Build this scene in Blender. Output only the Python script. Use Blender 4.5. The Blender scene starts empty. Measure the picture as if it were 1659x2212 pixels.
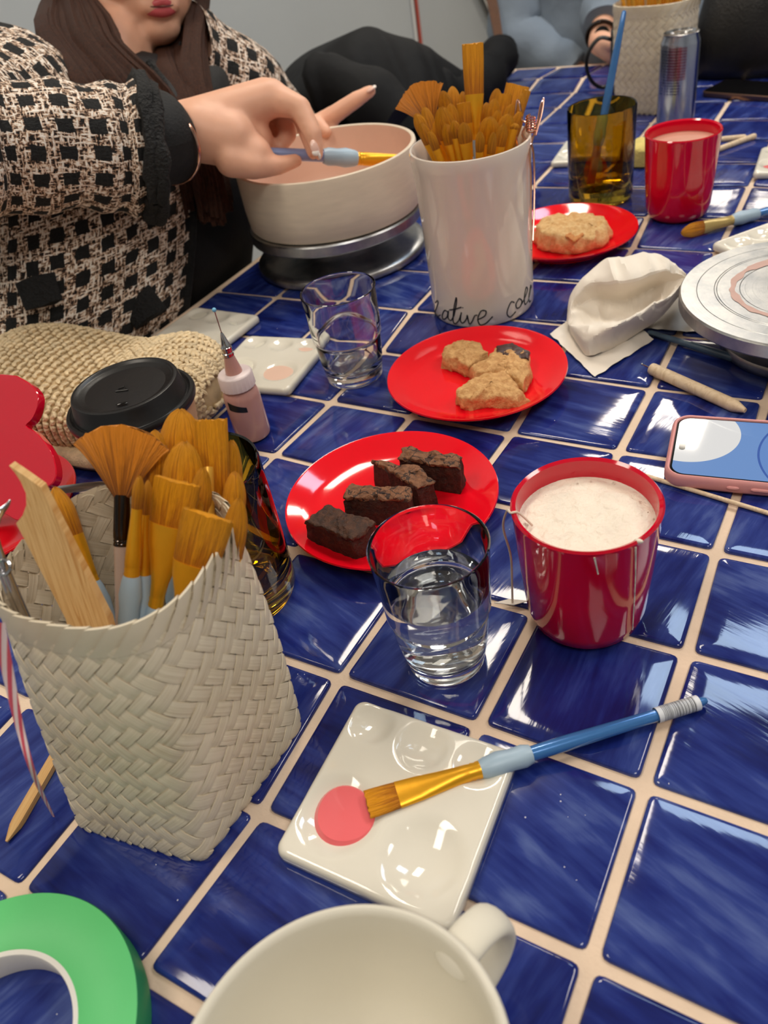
import bpy, bmesh, math, random
from mathutils import Vector, Matrix, noise
PI = math.pi
random.seed(7)
V = Vector
# ---------------------------------------------------------------- units
# The scene is drawn in tile pitches of 0.104 "draft" units with the table top at z = 0,
# and every top-level object is brought to metres at the end (K) on a floor at z = 0.
K = 0.87
T = 0.8625                      # table height in draft units (0.75 m)
# ---------------------------------------------------------------- camera
CAM = V((0.04511, -0.15398, 0.43347))
RX, RY, RZ = V((0.86755, 0.47170, -0.15764)), V((0.20088, -0.62229, -0.75657)), V((-0.45497, 0.62470, -0.63463))
FPX, CX, CY = 1707.65, 829.5, 1106.0
sc = bpy.context.scene
cd = bpy.data.cameras.new('camera'); cam = bpy.data.objects.new('camera', cd); sc.collection.objects.link(cam)
cd.sensor_fit = 'HORIZONTAL'; cd.sensor_width = 36.0; cd.lens = FPX * 36.0 / 1659.0
cd.clip_start = 0.02; cd.clip_end = 60
Rm = Matrix((RX, -RY, -RZ)).transposed()
cam.matrix_world = Matrix.Translation((CAM + V((0, 0, T))) * K) @ Rm.to_4x4()
cd.dof.use_dof = True; cd.dof.focus_distance = 0.60 * K; cd.dof.aperture_fstop = 13.0
sc.camera = cam
sc.view_settings.view_transform = 'Standard'; sc.view_settings.look = 'None'
sc.view_settings.exposure = 0.0; sc.view_settings.gamma = 1.0; sc.view_settings.use_curve_mapping = False
w = bpy.data.worlds.new('world'); sc.world = w; w.use_nodes = True
w.node_tree.nodes['Background'].inputs[0].default_value = (0.62, 0.64, 0.68, 1)
w.node_tree.nodes['Background'].inputs[1].default_value = 0.35
sc.cycles.max_bounces = 14; sc.cycles.transmission_bounces = 12; sc.cycles.glossy_bounces = 6
sc.cycles.diffuse_bounces = 4; sc.cycles.adaptive_threshold = .02; sc.cycles.transparent_max_bounces = 8
sc.cycles.sample_clamp_indirect = 6.0; sc.cycles.blur_glossy = 0.6
# ceiling lamps, plus added panels for fill and daylight: (x, y, width x, width y, colour, strength)
WARM, COOL, NEUT = (1.0, 0.90, 0.76), (0.60, 0.79, 1.0), (1.0, 0.95, 0.88)
LAMPS = [(-.84, 1.63, .42, .75, WARM, 24), (-.74, 3.72, .50, .62, WARM, 26), (-.90, 6.95, .8, .9, WARM, 8), (0.0, 2.05, .60, .50, COOL, 12),  # the cool panel stands in for blue daylight from a skylight
         (.9, -.75, .6, 1.0, NEUT, 11), (-1.15, -.55, .5, .9, WARM, 14), (1.3, 1.4, .6, .9, NEUT, 15)]  # these three are unseen panels added as fill light

def at(px, py, h=0.0):          # point of the photograph's line of sight at height h over the table
    d = RX * ((px - CX) / FPX) + RY * ((py - CY) / FPX) + RZ
    return CAM + d * ((h - CAM.z) / d.z)
def atd(px, py, dep):           # the same at a distance
    d = RX * ((px - CX) / FPX) + RY * ((py - CY) / FPX) + RZ
    return CAM + d * dep

# ---------------------------------------------------------------- materials
def lin(c):
    return tuple((x / 12.92 if x <= .04045 else ((x + .055) / 1.055) ** 2.4) for x in [v / 255.0 for v in c]) + (1.0,)
class N:                         # tiny node-tree helper
    def __init__(s, name):
        s.m = bpy.data.materials.new(name); s.m.use_nodes = True; s.t = s.m.node_tree
        s.b = s.t.nodes['Principled BSDF']
    def n(s, typ, **k):
        x = s.t.nodes.new(typ)
        for a, v in k.items():
            if a.startswith('i_'): x.inputs[a[2:].replace('_', ' ')].default_value = v
            else: setattr(x, a, v)
        return x
    def l(s, a, b): s.t.links.new(a, b)
    def math(s, op, a, b=None):
        x = s.n('ShaderNodeMath', operation=op)
        for i, v in enumerate((a, b)):
            if v is None: continue
            if isinstance(v, (int, float)): x.inputs[i].default_value = v
            else: s.l(v, x.inputs[i])
        return x.outputs[0]
    def ramp(s, fac, stops):
        r = s.n('ShaderNodeValToRGB'); e = r.color_ramp.elements
        while len(e) > 1: e.remove(e[-1])
        e[0].position, e[0].color = stops[0]
        for p, c in stops[1:]:
            q = e.new(p); q.color = c
        s.l(fac, r.inputs[0]); return r.outputs[0]
    def coord(s, scale=(1, 1, 1), which='Object'):
        tc = s.n('ShaderNodeTexCoord'); mp = s.n('ShaderNodeMapping'); mp.inputs['Scale'].default_value = scale
        s.l(tc.outputs[which], mp.inputs[0]); return mp.outputs[0]
    def noise(s, vec, scale=5, detail=4, rough=.5, dist=0):
        x = s.n('ShaderNodeTexNoise'); x.inputs['Scale'].default_value = scale; x.inputs['Detail'].default_value = detail
        x.inputs['Roughness'].default_value = rough; x.inputs['Distortion'].default_value = dist; s.l(vec, x.inputs['Vector'])
        return x.outputs['Fac']
    def bump(s, h, strength=.3, dist=.002):
        x = s.n('ShaderNodeBump'); x.inputs['Strength'].default_value = strength; x.inputs['Distance'].default_value = dist
        s.l(h, x.inputs['Height']); s.l(x.outputs[0], s.b.inputs['Normal']); return x
    def set(s, **k):
        for a, v in k.items(): s.b.inputs[a.replace('_', ' ')].default_value = v
        return s
def mat(name, rgb, rough=.5, var=.0, vscale=20, bump=0, bscale=60, bdist=.002, metal=0, coat=0, sss=0, spec=None, stretch=(1, 1, 1), vstops=None):
    n = N(name); n.set(Roughness=rough, Metallic=metal)
    if coat: n.set(Coat_Weight=coat, Coat_Roughness=.05)
    if spec is not None: n.b.inputs['Specular IOR Level'].default_value = spec
    if sss:
        n.b.inputs['Subsurface Weight'].default_value = sss; n.b.inputs['Subsurface Radius'].default_value = (.01, .005, .003)
        n.b.inputs['Subsurface Scale'].default_value = .6
    c = lin(rgb); v = n.coord(stretch)
    if var or vstops:
        f = n.noise(v, vscale, 5)
        st = vstops or [(.3, tuple(x * (1 - var) for x in c[:3]) + (1,)), (.7, tuple(min(1, x * (1 + var)) for x in c[:3]) + (1,))]
        n.l(n.ramp(f, st), n.b.inputs['Base Color'])
    else:
        n.b.inputs['Base Color'].default_value = c
    if bump: n.bump(n.noise(v, bscale, 4), bump, bdist)
    return n.m

def m_tile():
    n = N('blue_glaze'); tc = n.n('ShaderNodeTexCoord'); oi = n.n('ShaderNodeObjectInfo')
    off = n.n('ShaderNodeVectorMath', operation='ADD'); rot = n.n('ShaderNodeVectorRotate', rotation_type='Z_AXIS')
    n.l(tc.outputs['Object'], rot.inputs['Vector'])
    a = n.math('MULTIPLY', n.math('ROUND', n.math('MULTIPLY', oi.outputs['Random'], 3.0)), PI / 2)
    n.l(n.math('ADD', a, n.math('MULTIPLY', oi.outputs['Random'], .35)), rot.inputs['Angle']); n.l(rot.outputs[0], off.inputs[0])
    cmb = n.n('ShaderNodeCombineXYZ'); r2 = n.math('MULTIPLY', oi.outputs['Random'], 41.0)
    for i in range(3): n.l(r2, cmb.inputs[i])
    n.l(cmb.outputs[0], off.inputs[1])
    mp = n.n('ShaderNodeMapping'); mp.inputs['Scale'].default_value = (46, 5, 10); n.l(off.outputs[0], mp.inputs[0])
    s1 = n.noise(mp.outputs[0], 2.2, 6, .6, .3)
    mp2 = n.n('ShaderNodeMapping'); mp2.inputs['Scale'].default_value = (22, 9, 9); n.l(off.outputs[0], mp2.inputs[0])
    s2 = n.noise(mp2.outputs[0], 1.6, 3, .5, .4)
    f = n.math('ADD', n.math('MULTIPLY', s1, .5), n.math('MULTIPLY', s2, .5))
    f = n.math('ADD', f, n.math('MULTIPLY', n.math('SUBTRACT', oi.outputs['Random'], .5), .10))
    col = n.ramp(f, [(.34, lin((15, 22, 80))), (.46, lin((25, 38, 108))), (.56, lin((42, 58, 128))), (.68, lin((80, 96, 152)))])
    sp = n.n('ShaderNodeTexVoronoi'); sp.inputs['Scale'].default_value = 150; n.l(off.outputs[0], sp.inputs['Vector'])
    spk = n.math('MULTIPLY', n.math('LESS_THAN', sp.outputs['Distance'], .075), n.math('GREATER_THAN', n.noise(off.outputs[0], 16, 2), .63))
    mx = n.n('ShaderNodeMixRGB'); n.l(spk, mx.inputs[0]); n.l(col, mx.inputs[1]); mx.inputs[2].default_value = lin((205, 205, 215))
    n.l(mx.outputs[0], n.b.inputs['Base Color'])
    n.set(Roughness=.07, IOR=1.5)
    b = n.math('ADD', n.math('MULTIPLY', n.noise(off.outputs[0], 15, 1, .5), 1.0), n.math('MULTIPLY', n.noise(mp.outputs[0], 3.0, 3, .55), .08))
    n.bump(b, .46, .0022)
    return n.m

def m_glass(name, rgb, rough=0.0, ior=1.5):
    n = N(name); n.set(Roughness=rough, IOR=ior); n.b.inputs['Transmission Weight'].default_value = 1.0
    n.b.inputs['Base Color'].default_value = rgb; return n.m

def m_tweed():
    n = N('tweed'); uv = n.n('ShaderNodeUVMap'); sep = n.n('ShaderNodeSeparateXYZ'); n.l(uv.outputs[0], sep.inputs[0])
    P = .0300
    wob = n.noise(uv.outputs[0], 55, 2)
    u = n.math('ADD', sep.outputs[0], n.math('MULTIPLY', wob, .008)); v = n.math('ADD', sep.outputs[1], n.math('MULTIPLY', wob, -.007))
    def cell(x): return n.math('ABSOLUTE', n.math('SUBTRACT', n.math('FRACT', n.math('DIVIDE', x, P)), .5))
    inside = n.math('MULTIPLY', n.math('LESS_THAN', cell(u), .265), n.math('LESS_THAN', cell(v), .265))
    # yarns: short threads across and along
    mu = n.n('ShaderNodeMapping'); mu.inputs['Scale'].default_value = (330, 95, 1); n.l(uv.outputs[0], mu.inputs[0])
    mv = n.n('ShaderNodeMapping'); mv.inputs['Scale'].default_value = (95, 330, 1); n.l(uv.outputs[0], mv.inputs[0])
    y1 = n.noise(mu.outputs[0], 1.0, 3, .6); y2 = n.noise(mv.outputs[0], 1.0, 3, .6)
    y = n.math('MAXIMUM', y1, y2)
    yarn = n.ramp(y, [(.47, lin((10, 8, 8))), (.515, lin((112, 78, 58))), (.55, lin((226, 190, 158))), (.61, lin((255, 246, 234)))])
    blk = n.ramp(y, [(.5, lin((9, 9, 10))), (.8, lin((34, 34, 33)))])
    mx = n.n('ShaderNodeMixRGB'); n.l(inside, mx.inputs[0]); n.l(yarn, mx.inputs[1]); n.l(blk, mx.inputs[2])
    n.l(mx.outputs[0], n.b.inputs['Base Color']); n.set(Roughness=.85); n.bump(y, .8, .004)
    return n.m

def m_alu():
    n = N('turned_aluminium'); v = n.coord((1, 1, 1)); sep = n.n('ShaderNodeSeparateXYZ'); n.l(v, sep.inputs[0])
    r = n.math('SQRT', n.math('ADD', n.math('MULTIPLY', sep.outputs[0], sep.outputs[0]), n.math('MULTIPLY', sep.outputs[1], sep.outputs[1])))
    cb = n.n('ShaderNodeCombineXYZ'); n.l(n.math('MULTIPLY', r, 900), cb.inputs[0]); n.l(n.math('MULTIPLY', sep.outputs[2], 900), cb.inputs[1])
    rings = n.noise(cb.outputs[0], 1.0, 2)
    sm = n.noise(v, 45, 6, .7)
    n.l(n.ramp(sm, [(.35, lin((160, 163, 168))), (.7, lin((200, 199, 196)))]), n.b.inputs['Base Color'])
    n.set(Metallic=1.0); n.l(n.math('ADD', .22, n.math('MULTIPLY', sm, .26)), n.b.inputs['Roughness']); n.bump(rings, .10, .0006)
    return n.m

def m_wood(name, c1, c2, scale=(14, 14, 90), rough=.55, which='Object'):
    n = N(name); v = n.coord(scale, which); f = n.noise(v, 1.6, 5, .55, 1.2)
    n.l(n.ramp(f, [(.3, lin(c1)), (.52, lin(c2)), (.62, lin(c1)), (.75, lin(c2))]), n.b.inputs['Base Color']); n.set(Roughness=rough)
    n.bump(f, .25, .001); return n.m

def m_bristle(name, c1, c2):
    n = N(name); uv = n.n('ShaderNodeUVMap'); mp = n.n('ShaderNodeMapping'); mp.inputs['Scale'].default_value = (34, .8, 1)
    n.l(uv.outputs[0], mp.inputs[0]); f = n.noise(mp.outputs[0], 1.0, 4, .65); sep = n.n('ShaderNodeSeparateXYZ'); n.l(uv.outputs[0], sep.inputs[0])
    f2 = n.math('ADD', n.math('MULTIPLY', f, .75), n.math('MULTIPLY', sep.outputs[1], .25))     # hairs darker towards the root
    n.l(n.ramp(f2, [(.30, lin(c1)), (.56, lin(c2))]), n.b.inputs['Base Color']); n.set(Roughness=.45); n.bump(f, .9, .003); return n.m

def m_brownie(name, a, b, cr):
    n = N(name); v = n.coord(); f = n.noise(v, 160, 6, .7)
    vo = n.n('ShaderNodeTexVoronoi', feature='DISTANCE_TO_EDGE'); vo.inputs['Scale'].default_value = 55
    dv = n.n('ShaderNodeMixRGB'); dv.inputs[0].default_value = .045; tn = n.n('ShaderNodeTexNoise'); tn.inputs['Scale'].default_value = 70; n.l(v, tn.inputs['Vector']); n.l(v, dv.inputs[1]); n.l(tn.outputs['Color'], dv.inputs[2]); n.l(dv.outputs[0], vo.inputs['Vector'])
    col = n.ramp(f, [(.35, lin(a)), (.65, lin(b))])
    mx = n.n('ShaderNodeMixRGB'); n.l(n.math('MULTIPLY', n.math('LESS_THAN', vo.outputs[0], n.math('MULTIPLY', n.noise(v, 60, 2), .09)), cr), mx.inputs[0]); n.l(col, mx.inputs[1]); mx.inputs[2].default_value = lin((30, 14, 8))
    n.l(mx.outputs[0], n.b.inputs['Base Color']); n.set(Roughness=.62)
    n.bump(n.math('ADD', f, n.math('MULTIPLY', n.noise(v, 420, 3), .5)), .6, .004); return n.m

def m_stripe():
    n = N('striped_ribbon_paper'); uv = n.n('ShaderNodeUVMap'); sep = n.n('ShaderNodeSeparateXYZ'); n.l(uv.outputs[0], sep.inputs[0])
    f = n.math('FRACT', n.math('ADD', n.math('MULTIPLY', sep.outputs[1], 3.2), n.math('MULTIPLY', sep.outputs[0], 1.2)))
    n.l(n.ramp(f, [(0, lin((232, 205, 205))), (.42, lin((236, 214, 214))), (.5, lin((214, 88, 104))), (.93, lin((206, 78, 98))), (1, lin((232, 205, 205)))]), n.b.inputs['Base Color'])
    n.set(Roughness=.4); return n.m

def m_barcode():
    n = N('barcode_sticker'); uv = n.n('ShaderNodeUVMap'); sep = n.n('ShaderNodeSeparateXYZ'); n.l(uv.outputs[0], sep.inputs[0])
    cb = n.n('ShaderNodeCombineXYZ'); n.l(n.math('MULTIPLY', sep.outputs[1], 46), cb.inputs[0])
    wn = n.n('ShaderNodeTexNoise'); wn.inputs['Scale'].default_value = 1.3; wn.inputs['Detail'].default_value = 3; n.l(cb.outputs[0], wn.inputs['Vector'])
    bar = n.math('MULTIPLY', n.math('GREATER_THAN', wn.outputs['Fac'], .5), n.math('GREATER_THAN', sep.outputs[0], .22))
    inn = n.math('MULTIPLY', n.math('GREATER_THAN', sep.outputs[1], .12), n.math('LESS_THAN', sep.outputs[1], .88))
    mx = n.n('ShaderNodeMixRGB'); n.l(n.math('MULTIPLY', bar, inn), mx.inputs[0]); mx.inputs[1].default_value = lin((222, 224, 228)); mx.inputs[2].default_value = lin((28, 30, 36))
    n.l(mx.outputs[0], n.b.inputs['Base Color']); n.set(Roughness=.35); return n.m

def m_can():
    n = N('printed_can'); uv = n.n('ShaderNodeUVMap'); sep = n.n('ShaderNodeSeparateXYZ'); n.l(uv.outputs[0], sep.inputs[0])
    u, v = sep.outputs[0], sep.outputs[1]
    # fine lines of small print in a block, red to the middle, dark blue to the left
    mp = n.n('ShaderNodeMapping'); mp.inputs['Scale'].default_value = (120, 6, 1); n.l(uv.outputs[0], mp.inputs[0])
    ch = n.math('GREATER_THAN', n.noise(mp.outputs[0], 1.0, 2), .47)
    ln = n.math('GREATER_THAN', n.math('FRACT', n.math('MULTIPLY', v, 34)), .5)
    blk = n.math('MULTIPLY', n.math('MULTIPLY', n.math('GREATER_THAN', v, .38), n.math('LESS_THAN', v, .86)), n.math('MULTIPLY', ch, ln))
    n1 = n.math('MULTIPLY', blk, n.math('MULTIPLY', n.math('GREATER_THAN', u, .60), n.math('LESS_THAN', u, .80)))
    m1 = n.n('ShaderNodeMixRGB'); m1.inputs[1].default_value = lin((176, 182, 196)); m1.inputs[2].default_value = lin((60, 66, 110)); n.l(n1, m1.inputs[0])
    red = n.math('MULTIPLY', n.math('MULTIPLY', n.math('GREATER_THAN', u, .69), n.math('LESS_THAN', u, .84)), n.math('MULTIPLY', n.math('GREATER_THAN', v, .55), n.math('LESS_THAN', v, .88)))
    m2 = n.n('ShaderNodeMixRGB'); n.l(n.math('MULTIPLY', red, n.math('ADD', .35, n.math('MULTIPLY', ln, .4))), m2.inputs[0]); n.l(m1.outputs[0], m2.inputs[1]); m2.inputs[2].default_value = lin((150, 52, 66))
    blu = n.math('GREATER_THAN', u, .935); m3 = n.n('ShaderNodeMixRGB'); n.l(n.math('MULTIPLY', blu, n.math('LESS_THAN', u, .97)), m3.inputs[0]); n.l(m2.outputs[0], m3.inputs[1]); m3.inputs[2].default_value = lin((52, 66, 130))
    n.l(m3.outputs[0], n.b.inputs['Base Color']); n.set(Metallic=.85, Roughness=.22); return n.m

def m_screen():
    n = N('phone_screen'); uv = n.n('ShaderNodeUVMap'); sep = n.n('ShaderNodeSeparateXYZ'); n.l(uv.outputs[0], sep.inputs[0])
    x, y = sep.outputs[0], sep.outputs[1]      # metres along and across the screen
    def circ(cx, cy, r, wd=None, sx=1.0):
        a = n.math('MULTIPLY', n.math('SUBTRACT', x, cx), sx); b = n.math('SUBTRACT', y, cy)
        d = n.math('SQRT', n.math('ADD', n.math('MULTIPLY', a, a), n.math('MULTIPLY', b, b)))
        if wd is None: return n.math('LESS_THAN', d, r)
        return n.math('LESS_THAN', n.math('ABSOLUTE', n.math('SUBTRACT', d, r)), wd)
    c = n.n('ShaderNodeMixRGB'); c.inputs[1].default_value = lin((122, 164, 226)); c.inputs[2].default_value = lin((255, 253, 250)); n.l(circ(.008, .058, .042), c.inputs[0])
    c2 = n.n('ShaderNodeMixRGB'); n.l(circ(.128, .036, .064, .0009), c2.inputs[0]); n.l(c.outputs[0], c2.inputs[1]); c2.inputs[2].default_value = lin((66, 106, 190))
    c3 = n.n('ShaderNodeMixRGB'); n.l(circ(.128, .036, .063), c3.inputs[0]); n.l(c2.outputs[0], c3.inputs[1]); c3.inputs[2].default_value = lin((112, 156, 224))
    n.l(c3.outputs[0], n.b.inputs['Emission Color']); n.b.inputs['Emission Strength'].default_value = .72
    n.b.inputs['Base Color'].default_value = (.01, .01, .012, 1); n.set(Roughness=.05); return n.m

def m_emit(name, c, s):
    n = N(name); n.b.inputs['Base Color'].default_value = (.8, .8, .8, 1)
    n.b.inputs['Emission Color'].default_value = c + (1,); n.b.inputs['Emission Strength'].default_value = s; return n.m

M = {}
M['tile'] = m_tile()
M['grout'] = mat('sand_grout', (226, 200, 174), .85, .07, 40, .35, 300, .001)
M['wall'] = mat('grey_wall_paint', (188, 194, 198), .8, .02, 2, .06, 160, .001)
M['ceil'] = mat('ceiling_paint', (226, 220, 210), .9, .01, 3)
M['floor'] = m_wood('floor_boards', (168, 156, 142), (188, 176, 160), (3, 20, 3))
M['white'] = mat('white_glaze', (226, 220, 205), .06, .02, 8, .03, 30, .001, coat=.3)
M['vasewhite'] = mat('vase_glaze', (228, 214, 200), .07, .02, 8, .12, 22, .002, coat=.4)
M['bisque'] = mat('matt_bisque', (226, 210, 188), .62, .05, 30, .12, 120, .001, stretch=(1, 1, 6))
M['pinkwash'] = mat('pink_underglaze', (228, 190, 168), .55, .05, 18, .1, 90, .001)
M['mugwhite'] = mat('satin_white_bisque', (222, 216, 200), .62, .015, 8, spec=.3)
M['redplate'] = mat('red_plate_glaze', (238, 8, 30), .09, .03, 9, .04, 30, .001, coat=.3)
M['redcup'] = mat('red_cup_glaze', (206, 4, 40), .09, .05, 7, .05, 30, .001, coat=.3)
M['glass'] = m_glass('clear_glass', (.985, .995, .99, 1))
M['water'] = m_glass('water', (.985, .995, 1, 1), 0, 1.33)
M['amber'] = m_glass('amber_glass', (.50, .34, .03, 1))
M['alu'] = m_alu()
M['steel'] = mat('polished_steel', (196, 196, 198), .15, .04, 40, metal=1)
M['darksteel'] = mat('black_nickel', (70, 62, 58), .12, .1, 40, metal=1)
M['rosegold'] = mat('rose_gold_wire', (222, 172, 150), .16, metal=1)
M['gold'] = mat('gold_ferrule', (236, 170, 34), .34, .06, 60, .05, 200, metal=.6)
M['goldsoft'] = mat('gold_stick', (226, 168, 60), .35, .08, 60, metal=.4)
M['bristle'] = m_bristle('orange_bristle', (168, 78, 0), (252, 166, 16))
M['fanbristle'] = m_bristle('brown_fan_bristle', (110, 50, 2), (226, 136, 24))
M['grip'] = mat('pale_blue_grip', (166, 188, 204), .38, .03, 40, sss=.0)
M['bluehandle'] = mat('pearl_blue_handle', (66, 124, 190), .2, .06, 60, coat=.6, metal=.25)
M['lilachandle'] = mat('lilac_blue_handle', (138, 152, 196), .2, .05, 60, coat=.6, metal=.2)
M['darkhandle'] = mat('slate_blue_handle', (70, 92, 112), .28, .05, 60, coat=.4)
M['taupe'] = mat('taupe_handle', (170, 146, 132), .35, .04, 40, coat=.3)
M['yellowgrip'] = mat('khaki_ferrule', (196, 170, 106), .35, .06, 40, metal=.3)
def m_palm():
    n = N('palm_leaf'); uv = n.n('ShaderNodeUVMap'); mp = n.n('ShaderNodeMapping'); mp.inputs['Scale'].default_value = (520, 9, 1); n.l(uv.outputs[0], mp.inputs[0])
    f = n.noise(mp.outputs[0], 1.0, 4, .6); g = n.noise(n.coord(), 16, 2)
    h = n.math('ADD', n.math('MULTIPLY', f, .6), n.math('MULTIPLY', g, .4))
    n.l(n.ramp(h, [(.3, lin((190, 170, 138))), (.5, lin((222, 208, 182))), (.72, lin((240, 228, 206)))]), n.b.inputs['Base Color']); n.set(Roughness=.45)
    n.bump(f, .35, .0008); return n.m
M['palm'] = m_palm()
M['palmdark'] = mat('palm_leaf_inner', (150, 128, 100), .7, .1, 30)
M['tweed'] = m_tweed()
M['blackcloth'] = mat('black_cloth', (16, 15, 16), .75, .3, 60, .4, 300, .002)
M['fringe'] = mat('black_fringe', (12, 12, 13), .8, .3, 200, .8, 260, .006)
M['skin'] = mat('skin', (234, 178, 148), .5, .05, 40, .06, 300, .001, sss=.12)
M['lips'] = mat('lips', (196, 84, 88), .35, .06, 60, .15, 300, .001)
M['nail'] = mat('pale_nail', (240, 196, 178), .18, .02, 30, coat=.4)
M['nailtip'] = mat('white_nail_tip', (248, 236, 226), .2)
M['hair'] = mat('dark_brown_hair', (62, 35, 23), .5, .5, 14, .5, 200, .002, stretch=(30, 30, 4), spec=.22)
M['hair2'] = mat('light_brown_hair', (96, 62, 40), .4, .4, 14, .5, 200, .002, stretch=(30, 30, 4))
M['eye'] = mat('eye', (40, 26, 18), .1)
M['coat'] = mat('black_coat_nylon', (10, 11, 14), .75, .15, 9, .25, 18, .01, spec=.25)
M['greyshirt'] = mat('grey_blue_shirt', (122, 134, 148), .8, .08, 6, .3, 12, .02)
M['trousers'] = mat('dark_trousers', (26, 36, 38), .8, .1, 20)
M['leather'] = mat('black_leather', (17, 16, 18), .35, .2, 60, .25, 240, .002)
M['black'] = mat('black_plastic', (20, 19, 20), .36, .1, 60, .05, 300)
M['blacktext'] = mat('black_underglaze', (24, 26, 26), .3)
M['tissue'] = mat('white_tissue', (236, 226, 212), .85, .02, 30, .12, 120, .002)
M['yarn'] = mat('beige_lurex_yarn', (226, 202, 160), .42, .2, 120, .5, 700, .003, spec=.8)
M['yarndark'] = mat('beige_yarn_ground', (186, 160, 120), .7, .2, 60)
M['kraft'] = mat('kraft_paper_cup', (206, 164, 122), .6, .04, 30)
M['pinkbottle'] = mat('pink_paint_bottle', (192, 142, 132), .24, .03, 30, coat=.3)
M['frost'] = mat('frosted_cap', (224, 206, 204), .35, .02, 30)
M['bead'] = mat('blue_bead', (120, 190, 226), .25)
M['pinkpaint'] = mat('coral_pink_paint', (238, 108, 112), .1, .02, 9, .06, 40, .002, coat=.5)
M['peach'] = mat('peach_paint', (232, 196, 176), .3, .03, 20)
M['paleglaze'] = mat('pale_cream_paint', (226, 220, 202), .3, .02, 20)
M['cookie'] = m_brownie('cookie_crumb', (186, 130, 72), (230, 182, 120), 0.0)
M['cookiepale'] = m_brownie('pale_cookie', (214, 158, 92), (238, 202, 142), 0.0)
M['cookiebrown'] = m_brownie('toasted_cookie', (186, 104, 44), (220, 150, 80), 0.0)
M['choc'] = mat('chocolate', (62, 34, 30), .45, .15, 60, .4, 120, .003)
M['brownie'] = m_brownie('brownie_crumb', (32, 15, 8), (72, 36, 20), 0.0)
M['crust'] = m_brownie('brownie_crust', (98, 60, 36), (150, 100, 66), .85)
M['darkcrust'] = m_brownie('dark_brownie_crust', (50, 27, 15), (92, 54, 32), 0.5)
M['foam'] = mat('milk_foam', (238, 227, 208), .5, .08, 40, .7, 90, .006)
M['cocoa'] = mat('cocoa_milk', (206, 150, 128), .35, .05, 30)
M['string'] = mat('tea_bag_string', (222, 206, 186), .8)
M['stick'] = m_wood('birch_dowel', (206, 178, 142), (226, 202, 170), (60, 60, 8))
M['pine'] = m_wood('pine_tool', (206, 150, 86), (236, 194, 132), (230, 7, 1), .5, 'UV')
M['bamboo'] = m_wood('bamboo_tool', (208, 156, 92), (228, 184, 120), (160, 6, 1), .5, 'UV')
M['tape'] = mat('green_crepe_tape', (96, 200, 120), .5, .04, 14, .1, 200, .001)
M['tapeedge'] = mat('green_tape_edge', (40, 138, 84), .5)
M['card'] = mat('white_card_core', (228, 224, 216), .7)
M['pinkcase'] = mat('pink_silicone', (226, 156, 152), .5, .03, 30)
M['screen'] = m_screen()
M['phoneblack'] = mat('phone_glass_black', (10, 10, 12), .05)
M['sponge'] = mat('yellow_sponge', (224, 204, 120), .9, .1, 60, .6, 300, .004)
M['stripe'] = m_stripe()
M['barcode'] = m_barcode()
M['can'] = m_can()
M['cord'] = mat('red_conduit', (176, 74, 60), .5)
M['darkwood'] = m_wood('dark_wood', (58, 40, 28), (84, 60, 42), (20, 20, 4))
M['lampframe'] = mat('lamp_frame_white', (230, 230, 228), .4)

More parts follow.
